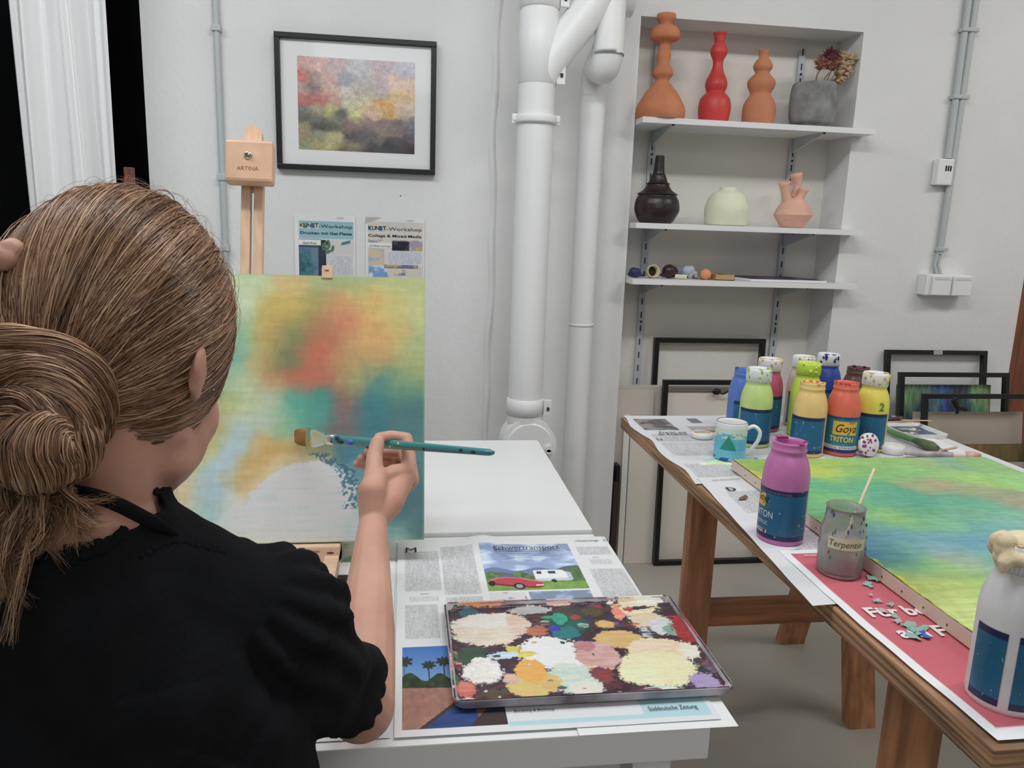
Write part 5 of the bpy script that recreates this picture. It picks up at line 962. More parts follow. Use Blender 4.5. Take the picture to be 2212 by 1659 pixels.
bottle(1863, 941, (92, 62, 58), 'dark brown paint bottle with red rim, behind the coral red one', a_label=(-2.6, -.2), seed=10, inner=(120, 30, 34), shift=(-.004, .008))
bottle(1707, 1183, (196, 110, 172), 'violet pink open paint bottle standing alone at the front edge', a_label=(-4.1, -.85), seed=11, front='mag', inner=(160, 20, 110), text=[('Goya', .019, -3.45, .067, BLK, dict(wfit=.026, shear=.35)), ('SOLO', .005, -3.0, .0835, BLK, dict()), ('TRITON', .0155, -3.62, .043, WHT, dict(wfit=.043)), ('ACRYLIC', .0085, -3.36, .0305, WHT, dict(wfit=.026)), ('Kreul Stalecker', .0075, -3.6, .0185, (50, 40, 60), dict(wfit=.032)), ('PREMIUM ACRYLFARBE', .0052, -3.1, .0835, (110, 120, 160), dict(wfit=.05)), ('A', .012, -.95, .046, WHT, dict())])
t = bottle(2221, 1556, (226, 222, 226), 'white paint bottle with cream cloth over its neck, at the right edge', 1, a_label=(-2.15, -.3), seed=12, smear_c=(216, 184, 140))
lb2 = put('side_label', label_mesh(-3.35, -2.42, .009, .090, lab(14, (190, 180, 160))), cmat('label_print', .35), t, local=True)
m = MB(); r_ = np.random.default_rng(4)
for i in range(30):
    a = r_.uniform(0, 6.28); m.sph((.026*math.cos(a), .026*math.sin(a), r_.uniform(.160, .180)), r_.uniform(.006, .011), (1, 1, r_.uniform(.7, 1.4)), 2)
m.sph((0, 0, .180), .022, (1.1, 1.1, .35), 2); m.tube([(-.024, -.006, .170), (-.034, -.010, .160), (-.036, -.011, .150)], [.009, .007, .002], 10)
put('cloth', baked(m, [('REMESH', dict(mode='VOXEL', voxel_size=.0022)), ('SMOOTH', dict(factor=.5, iterations=2))]), mat('cream_rag', (224, 200, 160), .8, var=.08, vscale=60, bump=.2), t, local=True)
# ---- glass jar with stick
jp = atZ(1837, 1256, wz+.0025); jp[1] += .0315; jz = wz+.0025
gl_ = bpy.data.materials.new('dirty_glass'); gl_.use_nodes = True; nt = gl_.node_tree; b = nt.nodes['Principled BSDF']; b.inputs['Transmission Weight'].default_value = .8; b.inputs['Roughness'].default_value = .16; b.inputs['IOR'].default_value = 1.3
tc = nt.nodes.new('ShaderNodeTexCoord'); n_ = nt.nodes.new('ShaderNodeTexNoise'); n_.inputs['Scale'].default_value = 22; nt.links.new(tc.outputs['Object'], n_.inputs['Vector']); r_ = nt.nodes.new('ShaderNodeValToRGB'); r_.color_ramp.elements[0].color = A((196, 190, 186)); r_.color_ramp.elements[1].color = A((238, 234, 232)); nt.links.new(n_.outputs[0], r_.inputs[0]); nt.links.new(r_.outputs[0], b.inputs['Base Color'])
t = thing('glass_jar', (jp[0], jp[1], jz), 'small dirty glass jar with cream tape label and paint spots', 'jar')
o_ = [(.020, 0), (.029, .001), (.0315, .006), (.0315, .055), (.0310, .068), (.0275, .078), (.0265, .081), (.0275, .084), (.0265, .087), (.0262, .098), (.0270, .100)]
i_ = [(.0240, .100), (.0240, .087), (.0240, .080), (.0285, .068), (.0290, .055), (.0290, .007), (.024, .004), (.0005, .004)]
put('glass', MB().lathe(o_+i_, (0, 0, 0), 48, cap=(True, False)), gl_, t, local=True)
put('turpentine', MB().lathe([(.0005, .0042), (.024, .0044), (.0286, .008), (.0286, .052), (.0005, .052)], (0, 0, 0), 40, cap=(False, False)), mat('murky_liquid', (216, 208, 204), .3, var=.12, vscale=30), t, local=True)
lb = put('tape_label', label_mesh(-2.75, -1.05, .045, .062, lambda U, V: np.zeros(U.shape+(3,))+np.array([206, 200, 168.]), R=.0319), cmat('label_print', .35), t, local=True)
m = MB(); wrap_text(m, 'Terpentin', .013, -2.72, .0495, R=.0322, wfit=.046, shear=.2); put('handwriting', m, mat('pencil_green', (70, 80, 50), .7), lb, local=True)
rr = np.random.default_rng(6)
for cc_, n in (((50, 140, 50), 9), ((40, 66, 150), 7), ((130, 50, 70), 6)):
    m = MB()
    for i in range(n): a = rr.uniform(-2.9, -.2); z_ = rr.uniform(.060, .097) if i % 3 else rr.uniform(.03, .06); r2 = .0316 if z_ < .068 else (.029 if z_ < .08 else .0268); m.sph((r2*math.cos(a), r2*math.sin(a), z_), rr.uniform(.0015, .0035), (.45, .45, 1.4), 1)
    put('paint_spots', m, mat('spot_%d' % cc_[0], cc_, .5), t, local=True)
a = np.array([jp[0]+.004, jp[1]-.002, jz+.056]); b_ = atY(1889, 1012, jp[1]+.035)
one('wooden_stick', MB().tube([a, a+(b_-a)*.5, b_-(b_-a)*.01, b_], [.0022, .0022, .0021, .0012], 10), mat('stick_wood', (222, 202, 168), .7), 'thin wooden stirring stick standing in the glass jar', 'stick')
# ---- mug
mp_ = atZ(1588, 999, wz); mp_[1] += .033
t = thing('mug', (mp_[0], mp_[1], wz), 'white mug painted with turquoise and a green triangle, standing behind the green canvas', 'mug')
def mugf(U, V):
    C = np.zeros(U.shape+(3,))+np.array([84, 180, 206.])*(0.9+.2*fbm(U*30, V*3, 5)[..., None]); n1 = fbm(U*14, V*8, 6)
    C[(V > .78+.1*(n1-.5))] = (196, 216, 210); C[(V > .9)] = (222, 226, 224)
    k_ = ((n1 > .52) & (V > .62) & (V < .86)); C[k_] = (206, 214, 186)
    du = (U-.36)/.20; tri = (abs(du) < (.72-V)*1.7) & (V > .30) & (V < .72+.2*(n1-.5)); C[tri] = np.array([24, 140, 116]); C[(V < .30)] = (96, 186, 214); C[(V < .08) & (n1 > .5)] = (30, 80, 170)
    return C
mr = .033
put('body', MB().lathe([(.028, 0), (.0318, .002), (mr, .006), (mr, .080), (.0322, .082), (.0306, .0815), (.0300, .075), (.0300, .008), (.0005, .006)], (0, 0, 0), 48, cap=(True, False)), mat('mug_white', (230, 232, 236), .15), t, local=True)
put('painted_band', label_mesh(-3.5, .35, .002, .079, mugf, R=mr+.0004, nx=160, ny=90), cmat('label_print', .35), t, local=True)
put('rim_line', MB().tube([(.0317*math.cos(a), .0317*math.sin(a), .0822) for a in np.linspace(0, 2*math.pi, 48, endpoint=False)], .0006, 6, closed=True), mat('rim_navy', (40, 50, 80), .4), t, local=True)
hp = catmull([(.0325, -.004, .066), (.046, -.010, .073), (.058, -.014, .062), (.056, -.013, .042), (.044, -.009, .022), (.0325, -.004, .010)], 8)
put('handle', MB().tube(hp, .0042, 14, flat=1.3), MATS['mug_white'], t, local=True)
# ---- lids
def lid(px, py, label, inv=False, deco=None, loc=None, rot=None):
    p = atZ(px, py, wz); r = .026; p[1] += r
    t = thing('bottle_cap', loc if loc is not None else (p[0], p[1], wz+.0006), label, 'cap', rot=rot)
    if inv: pr = [(r-.002, 0), (r, .002), (r, .017), (r-.002, .018), (r-.003, .016), (r-.003, .006), (.008, .005), (.007, .008), (.0005, .008)]
    else: pr = [(r-.001, 0), (r, .001), (r, .010), (r-.002, .012), (.0005, .0125)]
    put('shell', MB().lathe(pr, (0, 0, 0), 40, cap=(True, False)), capm, t, local=True)
    if deco == 'tape':
        for s_ in (-1, 1):
            put('yellow_field', MB().add([(s_*.0075, -.010, .0129), (s_*.0185, -.008, .0129), (s_*.021, 0, .0129), (s_*.0185, .008, .0129), (s_*.0075, .010, .0129)], [tuple(range(5))]), mat('cap_orange', (226, 166, 60), .5), t, local=True)
        put('grey_field', MB().box((-.006, -.009, .0126), (.006, .009, .0131)), mat('cap_grey', (168, 168, 172), .5), t, local=True)
    if deco == 'mag':
        m = MB(); r_ = np.random.default_rng(2)
        for i in range(16): a = r_.uniform(0, 6.28); q_ = r_.uniform(.2, 1); m.sph((r*.9*q_*math.cos(a), r*.9*q_*math.sin(a), .0128), r_.uniform(.002, .0045), (1, 1, .3), 1)
        for i in range(9): a = r_.uniform(0, 6.28); m.sph((r*math.cos(a), r*math.sin(a), r_.uniform(.002, .010)), .0028, (1, 1, 1.4), 1)
        put('paint_spots', m, mat('spot_magenta', (150, 40, 110), .4), t, local=True)
lid(1525, 951, 'white bottle cap with orange marks lying on newspaper left of the mug', deco='tape')
lid(1941, 985, 'white bottle cap lying upside down at the right of the yellow bottle', inv=True)
q_ = atZ(1872, 986, wz); lid(0, 0, 'white bottle cap spotted with magenta, leaning on the yellow bottle', deco='mag', loc=(q_[0], q_[1]+.006, wz+.0262), rot=(math.radians(78), 0, math.radians(12)))
# ---- clutter at the far right of the trestle table
def brush(name, a, b_, ra, rb, cols, label, cat='brush'):
    a = np.array(a, float); b_ = np.array(b_, float); t = thing(name, a, label, cat); d = b_-a
    put('handle', MB().tube([a, a+d*.25, a+d*.62], [ra*.5, ra, ra*.9], 12), cols[0], t)
    put('ferrule', MB().tube([a+d*.62, a+d*.78], [ra*.95, rb*.9], 14), cols[1], t)
    put('bristles', MB().tube([a+d*.78, a+d*.9, b_], [rb*.9, rb, rb*.55], 14), cols[2], t)
    return t
al_ = mat('ferrule_metal', (180, 178, 172), .3, metal=.8); brn = mat('painty_brown', (92, 76, 58), .6, c2=(90, 120, 84), vscale=30); redm = mat('painty_red', (190, 70, 66), .5, c2=(214, 206, 196), vscale=26); drk = mat('painty_dark', (62, 42, 44), .45)
p1 = atZ(1905, 925, wz+.01); p2 = atZ(2031, 975, wz+.01); brush('paint_brush', (p1[0], p1[1], wz+.0095), (p2[0], p2[1]+.01, wz+.0135), .008, .012, [mat('painty_green', (96, 140, 86), .6), mat('painty_green2', (80, 100, 70), .6), brn], 'thick paint-crusted green and brown brush at the right of the table')
p1 = atZ(1960, 984, wz+.006); p2 = atZ(2124, 984, wz+.01); brush('paint_brush', (p1[0], p1[1]+.008, wz+.008), (p2[0], p2[1]+.008, wz+.008), .007, .0085, [mat('painty_grey', (176, 170, 170), .6, c2=(140, 110, 120), vscale=30), mat('painty_pale', (216, 206, 196), .5), redm], 'pale brush with red paint on its end, right behind the green canvas')
t = thing('paint_tray', (1.28, 1.76, wz), 'white plastic paint tray with dark blue and white paint, far right of the trestle table', 'tray')
y0, y1, x0, x1 = 1.675, 1.795, 1.215, 1.325
stk = [(rrect(x0+.004, x1-.004, y0+.004, y1-.004, .008), wz), (rrect(x0, x1, y0, y1, .010), wz+.012), (rrect(x0+.003, x1-.003, y0+.003, y1-.003, .008), wz+.012), (rrect(x0+.008, x1-.008, y0+.008, y1-.008, .006), wz+.003)]
put('tray', loop_stack(stk), white, t)
U, V = np.meshgrid(np.linspace(0, 1, 60), np.linspace(0, 1, 60), indexing='ij'); n1 = fbm(U*5, V*5, 33)[..., None]; C = np.where(n1 > .55, np.array([30, 60, 96.]), np.where(n1 > .47, np.array([70, 66, 70.]), np.array([206, 206, 190.]))); C = np.where((U[..., None] > .8), np.array([30, 66, 110.]), C)
put('paint', MB().grid(np.stack([x0+.009+U*(x1-x0-.018), y0+.009+V*(y1-y0-.018), wz+.0035+.002*n1[..., 0]], -1), alb(C)), cmat('wet_paint', .28, .25, 500), t)
t = thing('paint_rag', (1.24, 1.86, wz), 'crumpled paint-stained paper towel in blue and dark tones behind the tray', 'rag')
U, V = np.meshgrid(np.linspace(0, 1, 90), np.linspace(0, 1, 70), indexing='ij'); n1 = fbm(U*6, V*6, 35); C = np.where(n1[..., None] > .58, np.array([40, 70, 84.]), np.where(n1[..., None] > .45, np.array([150, 160, 170.]), np.array([196, 200, 212.])))
put('sheet', MB().grid(np.stack([1.14+U*.20+.01*n1, 1.808+V*.09, wz+.001+.022*np.clip(n1-.2, 0, 1)*np.minimum(1, 8*np.minimum(U, 1-U))*np.minimum(1, 8*np.minimum(V, 1-V))], -1), alb(C)), cmat('rag_cloth', .85), t)
p1 = atZ(1900, 912, wz+.015); p2 = atZ(1985, 908, wz+.02)
brush('paint_brush', (p1[0]-.02, 1.800, wz+.018), (p2[0]-.03, 1.803, wz+.019), .006, .009, [drk, drk, drk], 'dark brown brush lying across the stained paper towel')
sw_ = mat('pale_wood', (206, 170, 128), .7, var=.1, vscale=30)
for i, (a, b_, lab_) in enumerate((((1885, 930), (1976, 918), 'wooden rule with dark marks lying by the stained towel'), ((1945, 928), (2010, 917), 'plain wooden lolly stick between the towel and the tray'))):
    a = atZ(a[0], a[1], wz+.005); b_ = atZ(b_[0], b_[1], wz+.010); a[2] = wz+.026+.004*i; b_[2] = wz+.020; d = b_-a; L = np.linalg.norm(d)
    M_ = Matrix.Translation(Vector(a)) @ Vector(d).to_track_quat('X', 'Z').to_matrix().to_4x4(); one('wooden_stick', MB().box((0, -.004, -.001), (L, .004, .001), .0005, M=M_), sw_, lab_, 'stick')
a = atZ(2034, 972, wz+.004); b_ = atZ(2066, 966, wz+.004); d = b_-a; M_ = Matrix.Translation(Vector(a)) @ Vector(d).to_track_quat('X', 'Z').to_matrix().to_4x4(); one('wooden_stick', MB().box((0, -.003, -.001), (np.linalg.norm(d), .003, .001), .0005, M=M_), sw_, 'short wooden stick end poking out beside the brown brush', 'stick')
one('paper_strip', MB().grid(np.stack(np.meshgrid(np.linspace(1.245, 1.288, 12), np.linspace(1.36, 1.68, 30), indexing='ij')+[np.full((12, 30), wz+.0016)], -1)), mat('paper_white', (222, 222, 222), .7), 'white paper strip along the right edge of the trestle table', 'paper')
smear('paint_smear', [(1912, 992, .006), (1930, 990, .008), (1945, 992, .007), (1962, 985, .005)], [mat('spot_magenta', (150, 40, 110), .4), mat('spot_pinkw', (210, 180, 196), .5)], 5, 'magenta and pale paint stains on the newspaper before the upside-down cap')
smear('paint_smear', [(1635, 992, .007)], [blu], 6, 'blue paint blob on the newspaper under the mug handle')
# ------------------------------------------------------------------ the painter
skin = bpy.data.materials.new('skin'); skin.use_nodes = True; nt = skin.node_tree; b = nt.nodes['Principled BSDF']
b.inputs['Roughness'].default_value = .48; b.inputs['Specular IOR Level'].default_value = .35; b.inputs['Subsurface Weight'].default_value = .12; b.inputs['Subsurface Radius'].default_value = (.012, .005, .003); b.inputs['Subsurface Scale'].default_value = .5
tc = nt.nodes.new('ShaderNodeTexCoord'); n_ = nt.nodes.new('ShaderNodeTexNoise'); n_.inputs['Scale'].default_value = 14; n_.inputs['Detail'].default_value = 5; nt.links.new(tc.outputs['Object'], n_.inputs['Vector'])
r_ = nt.nodes.new('ShaderNodeValToRGB'); r_.color_ramp.elements[0].position = .3; r_.color_ramp.elements[1].position = .7; r_.color_ramp.elements[0].color = A((190, 134, 112)); r_.color_ramp.elements[1].color = A((206, 156, 134)); nt.links.new(n_.outputs[0], r_.inputs[0]); nt.links.new(r_.outputs[0], b.inputs['Base Color'])
n2 = nt.nodes.new('ShaderNodeTexNoise'); n2.inputs['Scale'].default_value = 260; nt.links.new(tc.outputs['Object'], n2.inputs['Vector']); bp = nt.nodes.new('ShaderNodeBump'); bp.inputs['Strength'].default_value = .12; bp.inputs['Distance'].default_value = .001; nt.links.new(n2.outputs[0], bp.inputs['Height']); nt.links.new(bp.outputs[0], b.inputs['Normal'])
cloth = mat('black_cloth', (23, 24, 27), .9, var=.12, vscale=30, bump=.25, bscale=180, spec=.12)
P = atY
Hc = P(255, 712, .64); HEAD = Matrix.Translation(Vector(Hc)) @ Matrix.Rotation(-math.radians(8), 4, 'Z') @ Matrix.Rotation(-math.radians(18), 4, 'X') @ Matrix.Rotation(math.radians(5), 4, 'Y')
def hl(x, y, z): return np.array(HEAD @ Vector((x, y, z)))
Nk = P(168, 1125, .605); S = P(590, 1345, .655); E = P(780, 1528, .775); E[2] = max(E[2], .722); Wp = P(806, 1120, 1.02)
NC = Nk.copy(); Lsh = np.array([2*Nk[0]-S[0]+.0, .66, S[2]])
body = MB()
def ell(c, r, M=None, n=3): body.sph(c, 1.0, r, n, M=M)
HR = HEAD.to_3x3().to_4x4()
def cp(a, b_, r0, r1): cap(body, a, b_, r0, r1)
def hell(x, y, z, rx, ry, rz, n=3): ell(hl(x, y, z), (rx, ry, rz), HR, n)
fin_ = body; body = MB(); hell(0, 0, -.002, .074, .080, .094); hell(0, .036, -.055, .060, .066, .078); hell(0, .060, -.100, .040, .042, .040); hell(0, .084, -.125, .022, .018, .018, 2)
for s in (-1, 1):
    hell(s*.040, .058, -.060, .028, .030, .032, 2); hell(s*.052, .022, -.092, .016, .030, .022, 2); hell(s*.028, .094, -.018, .022, .010, .009, 2)
    pass
hell(0, .100, -.040, .009, .014, .028, 2); hell(0, .113, -.058, .012, .013, .010, 2); hell(0, .099, -.088, .019, .010, .006, 2); hell(0, .097, -.097, .016, .010, .006, 2)
hell(0, .030, -.076, .056, .062, .058); cp(hl(0, -.024, -.060), Nk+np.array([0, .01, 0]), .054, .056)
for s in (-1, 1):
    cp(hl(s*.052, .0, -.070), hl(s*.042, .040, -.100), .018, .018); cp(hl(s*.042, .040, -.100), hl(s*.012, .080, -.122), .018, .016)
hell(0, .02, -.088, .050, .050, .040)
for s in (-1, 1): hell(s*.044, .040, -.080, .023, .034, .034, 2); hell(s*.040, .030, -.096, .022, .034, .024, 2)
hm_ = baked(body, [('REMESH', dict(mode='VOXEL', voxel_size=.0035)), ('SMOOTH', dict(factor=.6, iterations=14))]); body = fin_; body.add([v.co[:] for v in hm_.vertices], [tuple(p.vertices) for p in hm_.polygons]); bpy.data.meshes.remove(hm_)
for s in (-1, 1):
    hell(s*.078, -.026, -.028, .0050, .0120, .0185, 3); hell(s*.0815, -.034, -.022, .0035, .009, .0145, 2); hell(s*.076, -.020, -.042, .0045, .007, .008, 2); cp(Nk, Nk+np.array([0, .03, -.06]), .060, .085)
cp(Nk+np.array([.02, .02, -.035]), S+np.array([-.01, 0, .01]), .046, .044); cp(Nk+np.array([-.02, .02, -.035]), Lsh+np.array([.01, 0, .01]), .046, .044)
ell(Nk+np.array([0, .03, -.26]), (.135, .085, .25)); ell(np.array([Nk[0], .66, .55]), (.145, .10, .10))
cp(S, E, .043, .037); cp(E, E+(Wp-E)*.35, .037, .0345); cp(E+(Wp-E)*.35, E+(Wp-E)*.75, .0345, .0245); cp(E+(Wp-E)*.75, Wp, .0245, .0185)
# right hand: palm, thumb, four curled fingers
def hnd(pts, rs):
    q = [P(*p) for p in pts]
    for i in range(len(q)-1): cp(q[i], q[i+1], rs[i], rs[i+1])
hnd([(806, 1120, 1.02), (838, 1085, 1.045), (866, 1035, 1.085)], [.0195, .022, .019]); hnd([(806, 1115, 1.03), (835, 1080, 1.07), (862, 1048, 1.12)], [.018, .021, .018]); hnd([(812, 1100, 1.03), (850, 1060, 1.10)], [.02, .022])
hnd([(803, 1110, 1.02), (803, 1062, 1.032), (815, 1030, 1.06)], [.018, .020, .0155])
hnd([(803, 1070, 1.03), (808, 1022, 1.062), (809, 985, 1.085), (815, 957, 1.098)], [.019, .0135, .0118, .0105])      # thumb
hnd([(820, 1035, 1.06), (850, 1022, 1.075), (880, 1018, 1.09)], [.012, .0125, .013])                                # web
hnd([(880, 1026, 1.088), (884, 990, 1.105), (878, 948, 1.125), (845, 942, 1.122), (818, 945, 1.108)], [.0135, .0105, .0098, .0088, .0075])   # index
hnd([(886, 1035, 1.11), (884, 1000, 1.155), (868, 975, 1.172), (830, 975, 1.165), (796, 976, 1.150)], [.0135, .0112, .0098, .0088, .0078])
hnd([(878, 1048, 1.13), (872, 1018, 1.17), (850, 994, 1.185), (815, 990, 1.178), (782, 990, 1.162)], [.013, .0108, .0095, .0088, .0078])
hnd([(866, 1058, 1.14), (855, 1032, 1.175), (830, 1012, 1.185), (800, 1006, 1.178), (772, 1002, 1.168)], [.0125, .0098, .0088, .0080, .0072])
# left arm, raised to the temple beyond the picture's edge
LE = np.array([Lsh[0]-.05, .80, .725]); LW = P(-62, 650, .60)
cp(Lsh, LE, .043, .036); cp(LE, LW, .036, .020)
for i, (dx, dy, yy, rr_) in enumerate(((12, 560, .575, .0085), (27, 540, .58, .0085), (24, 566, .59, .008), (14, 590, .60, .0075))):
    k0 = P(-32+i*3, 610+i*10, .59+.006*i); k1 = P(-12+i*4, 556+i*10, .582+.006*i); k2 = P(dx, dy, yy); cp(LW, k0, .019, .014); cp(k0, k1, .0125, .0098); cp(k1, k2, .0098, rr_)
k0 = P(-40, 655, .595); cp(LW, k0, .018, .013); cp(k0, P(-22, 640, .585), .012, .009)
bme = baked(body, [('REMESH', dict(mode='VOXEL', voxel_size=.0021)), ('SMOOTH', dict(factor=.5, iterations=5))])
for p_ in bme.polygons: p_.use_smooth = True
pr_ = thing('person', (Nk[0], .66, 0), 'person with low brown bun and black puff-sleeved blouse, painting with a long brush', 'person')
put('body', bme, skin, pr_)
for s in (-1, 1):
    e_ = put('eye', MB().sph(hl(s*.029, .0765, -.036), .0110, (1, 1, 1), 3), mat('eye_white', (226, 222, 218), .2), pr_); put('iris', MB().sph(hl(s*.029, .0860, -.037), .0040, (1, .7, 1), 2), mat('iris_brown', (70, 50, 36), .2), e_)
    put('eyebrow', MB().tube([hl(s*.012, .098, -.012), hl(s*.028, .094, -.006), hl(s*.044, .076, -.012)], [.002, .003, .0012], 8), mat('brow_brown', (84, 60, 42), .8), pr_)
put('lips', MB().tube([hl(-.020, .099, -.091), hl(0, .110, -.090), hl(.020, .099, -.091)], [.001, .0045, .001], 8), mat('lip_rose', (188, 112, 104), .5), pr_)
# ---- blouse
bl = MB(); body, bk_ = bl, body
cp(Nk+np.array([.03, .02, -.055]), S+np.array([-.01, 0, .0]), .058, .066); cp(Nk+np.array([-.03, .02, -.055]), Lsh+np.array([.01, 0, .0]), .058, .066)
cp(Nk+np.array([0, .008, -.005]), Nk+np.array([0, .028, -.07]), .072, .094); cp(Nk+np.array([0, .028, -.07]), Nk+np.array([0, .03, -.12]), .094, .10)
ell(Nk+np.array([0, .025, -.26]), (.170, .110, .27)); ell(np.array([Nk[0], .66, .57]), (.185, .130, .115)); ell(np.array([Nk[0], .66, .62]), (.19, .125, .14))
S2 = S+(E-S)*.10; 
M1 = P(642, 1430, .69); M2 = P(690, 1468, .725); cp(S, M1, .066, .067); cp(M1, M2, .067, .051); cp(S, S+(E-S)*.72, .047, .047)
cp(Lsh, Lsh+(LE-Lsh)*.5, .066, .078); cp(Lsh+(LE-Lsh)*.5, Lsh+(LE-Lsh)*.9, .078, .062)
body = bk_
cme = baked(bl, [('REMESH', dict(mode='VOXEL', voxel_size=.0042)), ('SMOOTH', dict(factor=.6, iterations=9))])
b_m = bmesh.new(); b_m.from_mesh(cme); bpy.data.meshes.remove(cme); b_m.normal_update()
ax = (E-S)/np.linalg.norm(E-S); uu = np.cross(ax, [0, 0, 1.0]); uu /= np.linalg.norm(uu); vv = np.cross(ax, uu); LSE = np.linalg.norm(E-S)
for v in b_m.verts:
    p = np.array(v.co); d = p-S; s = np.dot(d, ax)/LSE; rad = d-ax*np.dot(d, ax); a = math.atan2(np.dot(rad, vv), np.dot(rad, uu)); rr2 = np.linalg.norm(rad)
    k_ = 0
    if -.25 < s < 1.2 and rr2 < .12:
        env = max(0, 1-abs(s-.0)/.42); env2 = max(0, 1-abs(s-.95)/.3)
        k_ += .0045*math.sin(a*13+2*math.sin(s*5))*env+.0035*math.sin(a*15)*env2+.0045*math.sin(a*4+s*7)*max(0, 1-abs(s-.5)/.6)
        if abs(s+.02) < .05: k_ -= .004*(1-abs(s+.02)/.05)
    k_ += .004*math.sin(p[0]*33+p[2]*22+1.5*math.sin(p[2]*14))*(1 if p[2] < .90 else .4)+.0025*math.sin(p[0]*70-p[2]*50)
    v.co += v.normal*k_
dl = []; kc = P(150, 1158, .53)
for f in b_m.faces:
    c_ = np.array(f.calc_center_median()); vz = c_-CAM; cx_ = 1106+F*np.dot(vz, _r2)/np.dot(vz, _f); cy_ = 829.5+F*np.dot(vz, _d2)/np.dot(vz, _f)
    rn = math.hypot(c_[0]-Nk[0], c_[1]-(Nk[1]+.012)); 
    az_ = math.atan2(c_[1]-Nk[1], c_[0]-Nk[0])
    if c_[2] > Nk[2]+.001+.023*max(0, math.cos(az_-.1))-.004*math.sin(az_*30)*.5 and rn < .098: dl.append(f); continue
    # keyhole opening at the back of the neck
    kd = ((c_[0]-kc[0])/.042)**2+((c_[2]-kc[2]+.10*(c_[0]-kc[0]))/.0135)**2
    if kd < 1 and c_[1] < Nk[1]: dl.append(f); continue
    d = c_-S; s = np.dot(d, ax)/LSE
    d = c_-Lsh; al = (LE-Lsh)/np.linalg.norm(LE-Lsh)
    if np.dot(d, al)/np.linalg.norm(LE-Lsh) > .93 and c_[0] < Nk[0]-.1: dl.append(f)
bmesh.ops.delete(b_m, geom=dl, context='FACES')
# keep only the large outer shell
seen = set(); best = []
b_m.faces.ensure_lookup_table()
for f in b_m.faces:
    if f.index in seen: continue
    st_ = [f]; comp = []; seen.add(f.index)
    while st_:
        g = st_.pop(); comp.append(g)
        for e in g.edges:
            for h in e.link_faces:
                if h.index not in seen: seen.add(h.index); st_.append(h)
    if len(comp) > len(best): best = comp
kb = set(f.index for f in best); bmesh.ops.delete(b_m, geom=[f for f in b_m.faces if f.index not in kb], context='FACES')
edge_pts = [np.array((e.verts[0].co+e.verts[1].co)/2) for e in b_m.edges if e.is_boundary and e.verts[0].co.z > Nk[2]-.13]
cme = bpy.data.meshes.new('blouse'); b_m.to_mesh(cme); b_m.free()
for p_ in cme.polygons: p_.use_smooth = True
bo = put('blouse', cme, cloth, pr_)
sd = bo.modifiers.new('thick', 'SOLIDIFY'); sd.thickness = .0022; sd.offset = 0
from mathutils.bvhtree import BVHTree
def bvh_of(o):
    me = o.data; M_ = Mw(o); return BVHTree.FromPolygons([M_ @ v.co for v in me.vertices], [tuple(p.vertices) for p in me.polygons])
bodyo = [c for c in COL.objects if c.parent == pr_ and c.name.startswith('body')][0]; T_ = [bvh_of(bo), bvh_of(bodyo)]
def on_skin(x, y):
    d = Vector(ray(x, y)).normalized(); best = None
    for t_2 in T_:
        h = t_2.ray_cast(Vector(CAM), d)
        if h[0] is not None and (best is None or h[3] < best[1]): best = (h[0], h[3])
    return np.array(best[0]) if best else None
rr = np.random.default_rng(2)
def ruffle(path, n, r0, r1, jit):
    rf = MB(); pts = catmull([(a, b_, 0) for a, b_ in path], 10)
    for i in range(n):
        f_ = i/(n-1)*(len(pts)-1); q = pts[int(f_)]*(1-f_ % 1)+pts[min(int(f_)+1, len(pts)-1)]*(f_ % 1); h = on_skin(q[0]+rr.normal()*jit, q[1]+rr.normal()*jit)
        if h is not None: rf.sph(h, rr.uniform(r0, r1), (1, .8, 1.3), 1)
    put('ruffle_trim', rf, cloth, bo)
ruffle([(2, 1246), (60, 1232), (120, 1216), (180, 1200), (226, 1182), (256, 1160), (266, 1146)], 150, .0022, .0042, 1.5)
ruffle([(300, 1200), (340, 1180), (380, 1170), (430, 1180), (480, 1190)], 60, .0018, .003, 2.0)
cb_ = [P(120, 1062, .545), P(190, 1068, .545), P(250, 1088, .552), P(310, 1118, .57), P(372, 1152, .60)]
put('collar_band', MB().tube(catmull(cb_+[P(410, 1185, .635)], 6), [.0055]*20+[.0055-.0005*i for i in range(11)], 10, flat=.5), cloth, bo)
ys = [(370, 1152), (400, 1166), (440, 1172), (478, 1180), (500, 1176), (540, 1172)]
# ---- trousers, shoes, stool
tz_ = MB(); body = tz_
hp_ = np.array([Nk[0], .68, .53])
for s in (-1, 1):
    a = hp_+np.array([s*.09, 0, -.01]); kn = np.array([hp_[0]+s*.11, 1.06, .505]); an = np.array([hp_[0]+s*.11, 1.0, .10]); cp(a, kn, .085, .062); cp(kn, an, .058, .042)
ell(hp_+np.array([0, .0, -.01]), (.175, .125, .085)); body = bk_
tme = baked(tz_, [('REMESH', dict(mode='VOXEL', voxel_size=.007)), ('SMOOTH', dict(factor=.5, iterations=4))])
for p_ in tme.polygons: p_.use_smooth = True
put('trousers', tme, mat('dark_denim', (40, 46, 60), .85, bump=.2, bscale=300), pr_)
for s in (-1, 1):
    x = hp_[0]+s*.11; m = MB(); m.sph((x, 1.04, .035), .1, (.42, 1.15, .34), 3); m.sph((x, .99, .07), .05, (.9, 1, 1.1), 3); me = baked(m, [('REMESH', dict(mode='VOXEL', voxel_size=.005)), ('SMOOTH', dict(factor=.5, iterations=3))])
    for p_ in me.polygons: p_.use_smooth = True
    put('shoe', me, mat('shoe_grey', (110, 110, 112), .7), pr_)
stl = thing('stool', (hp_[0], .66, 0), 'round wooden stool the person sits on, hidden below the picture', 'stool')
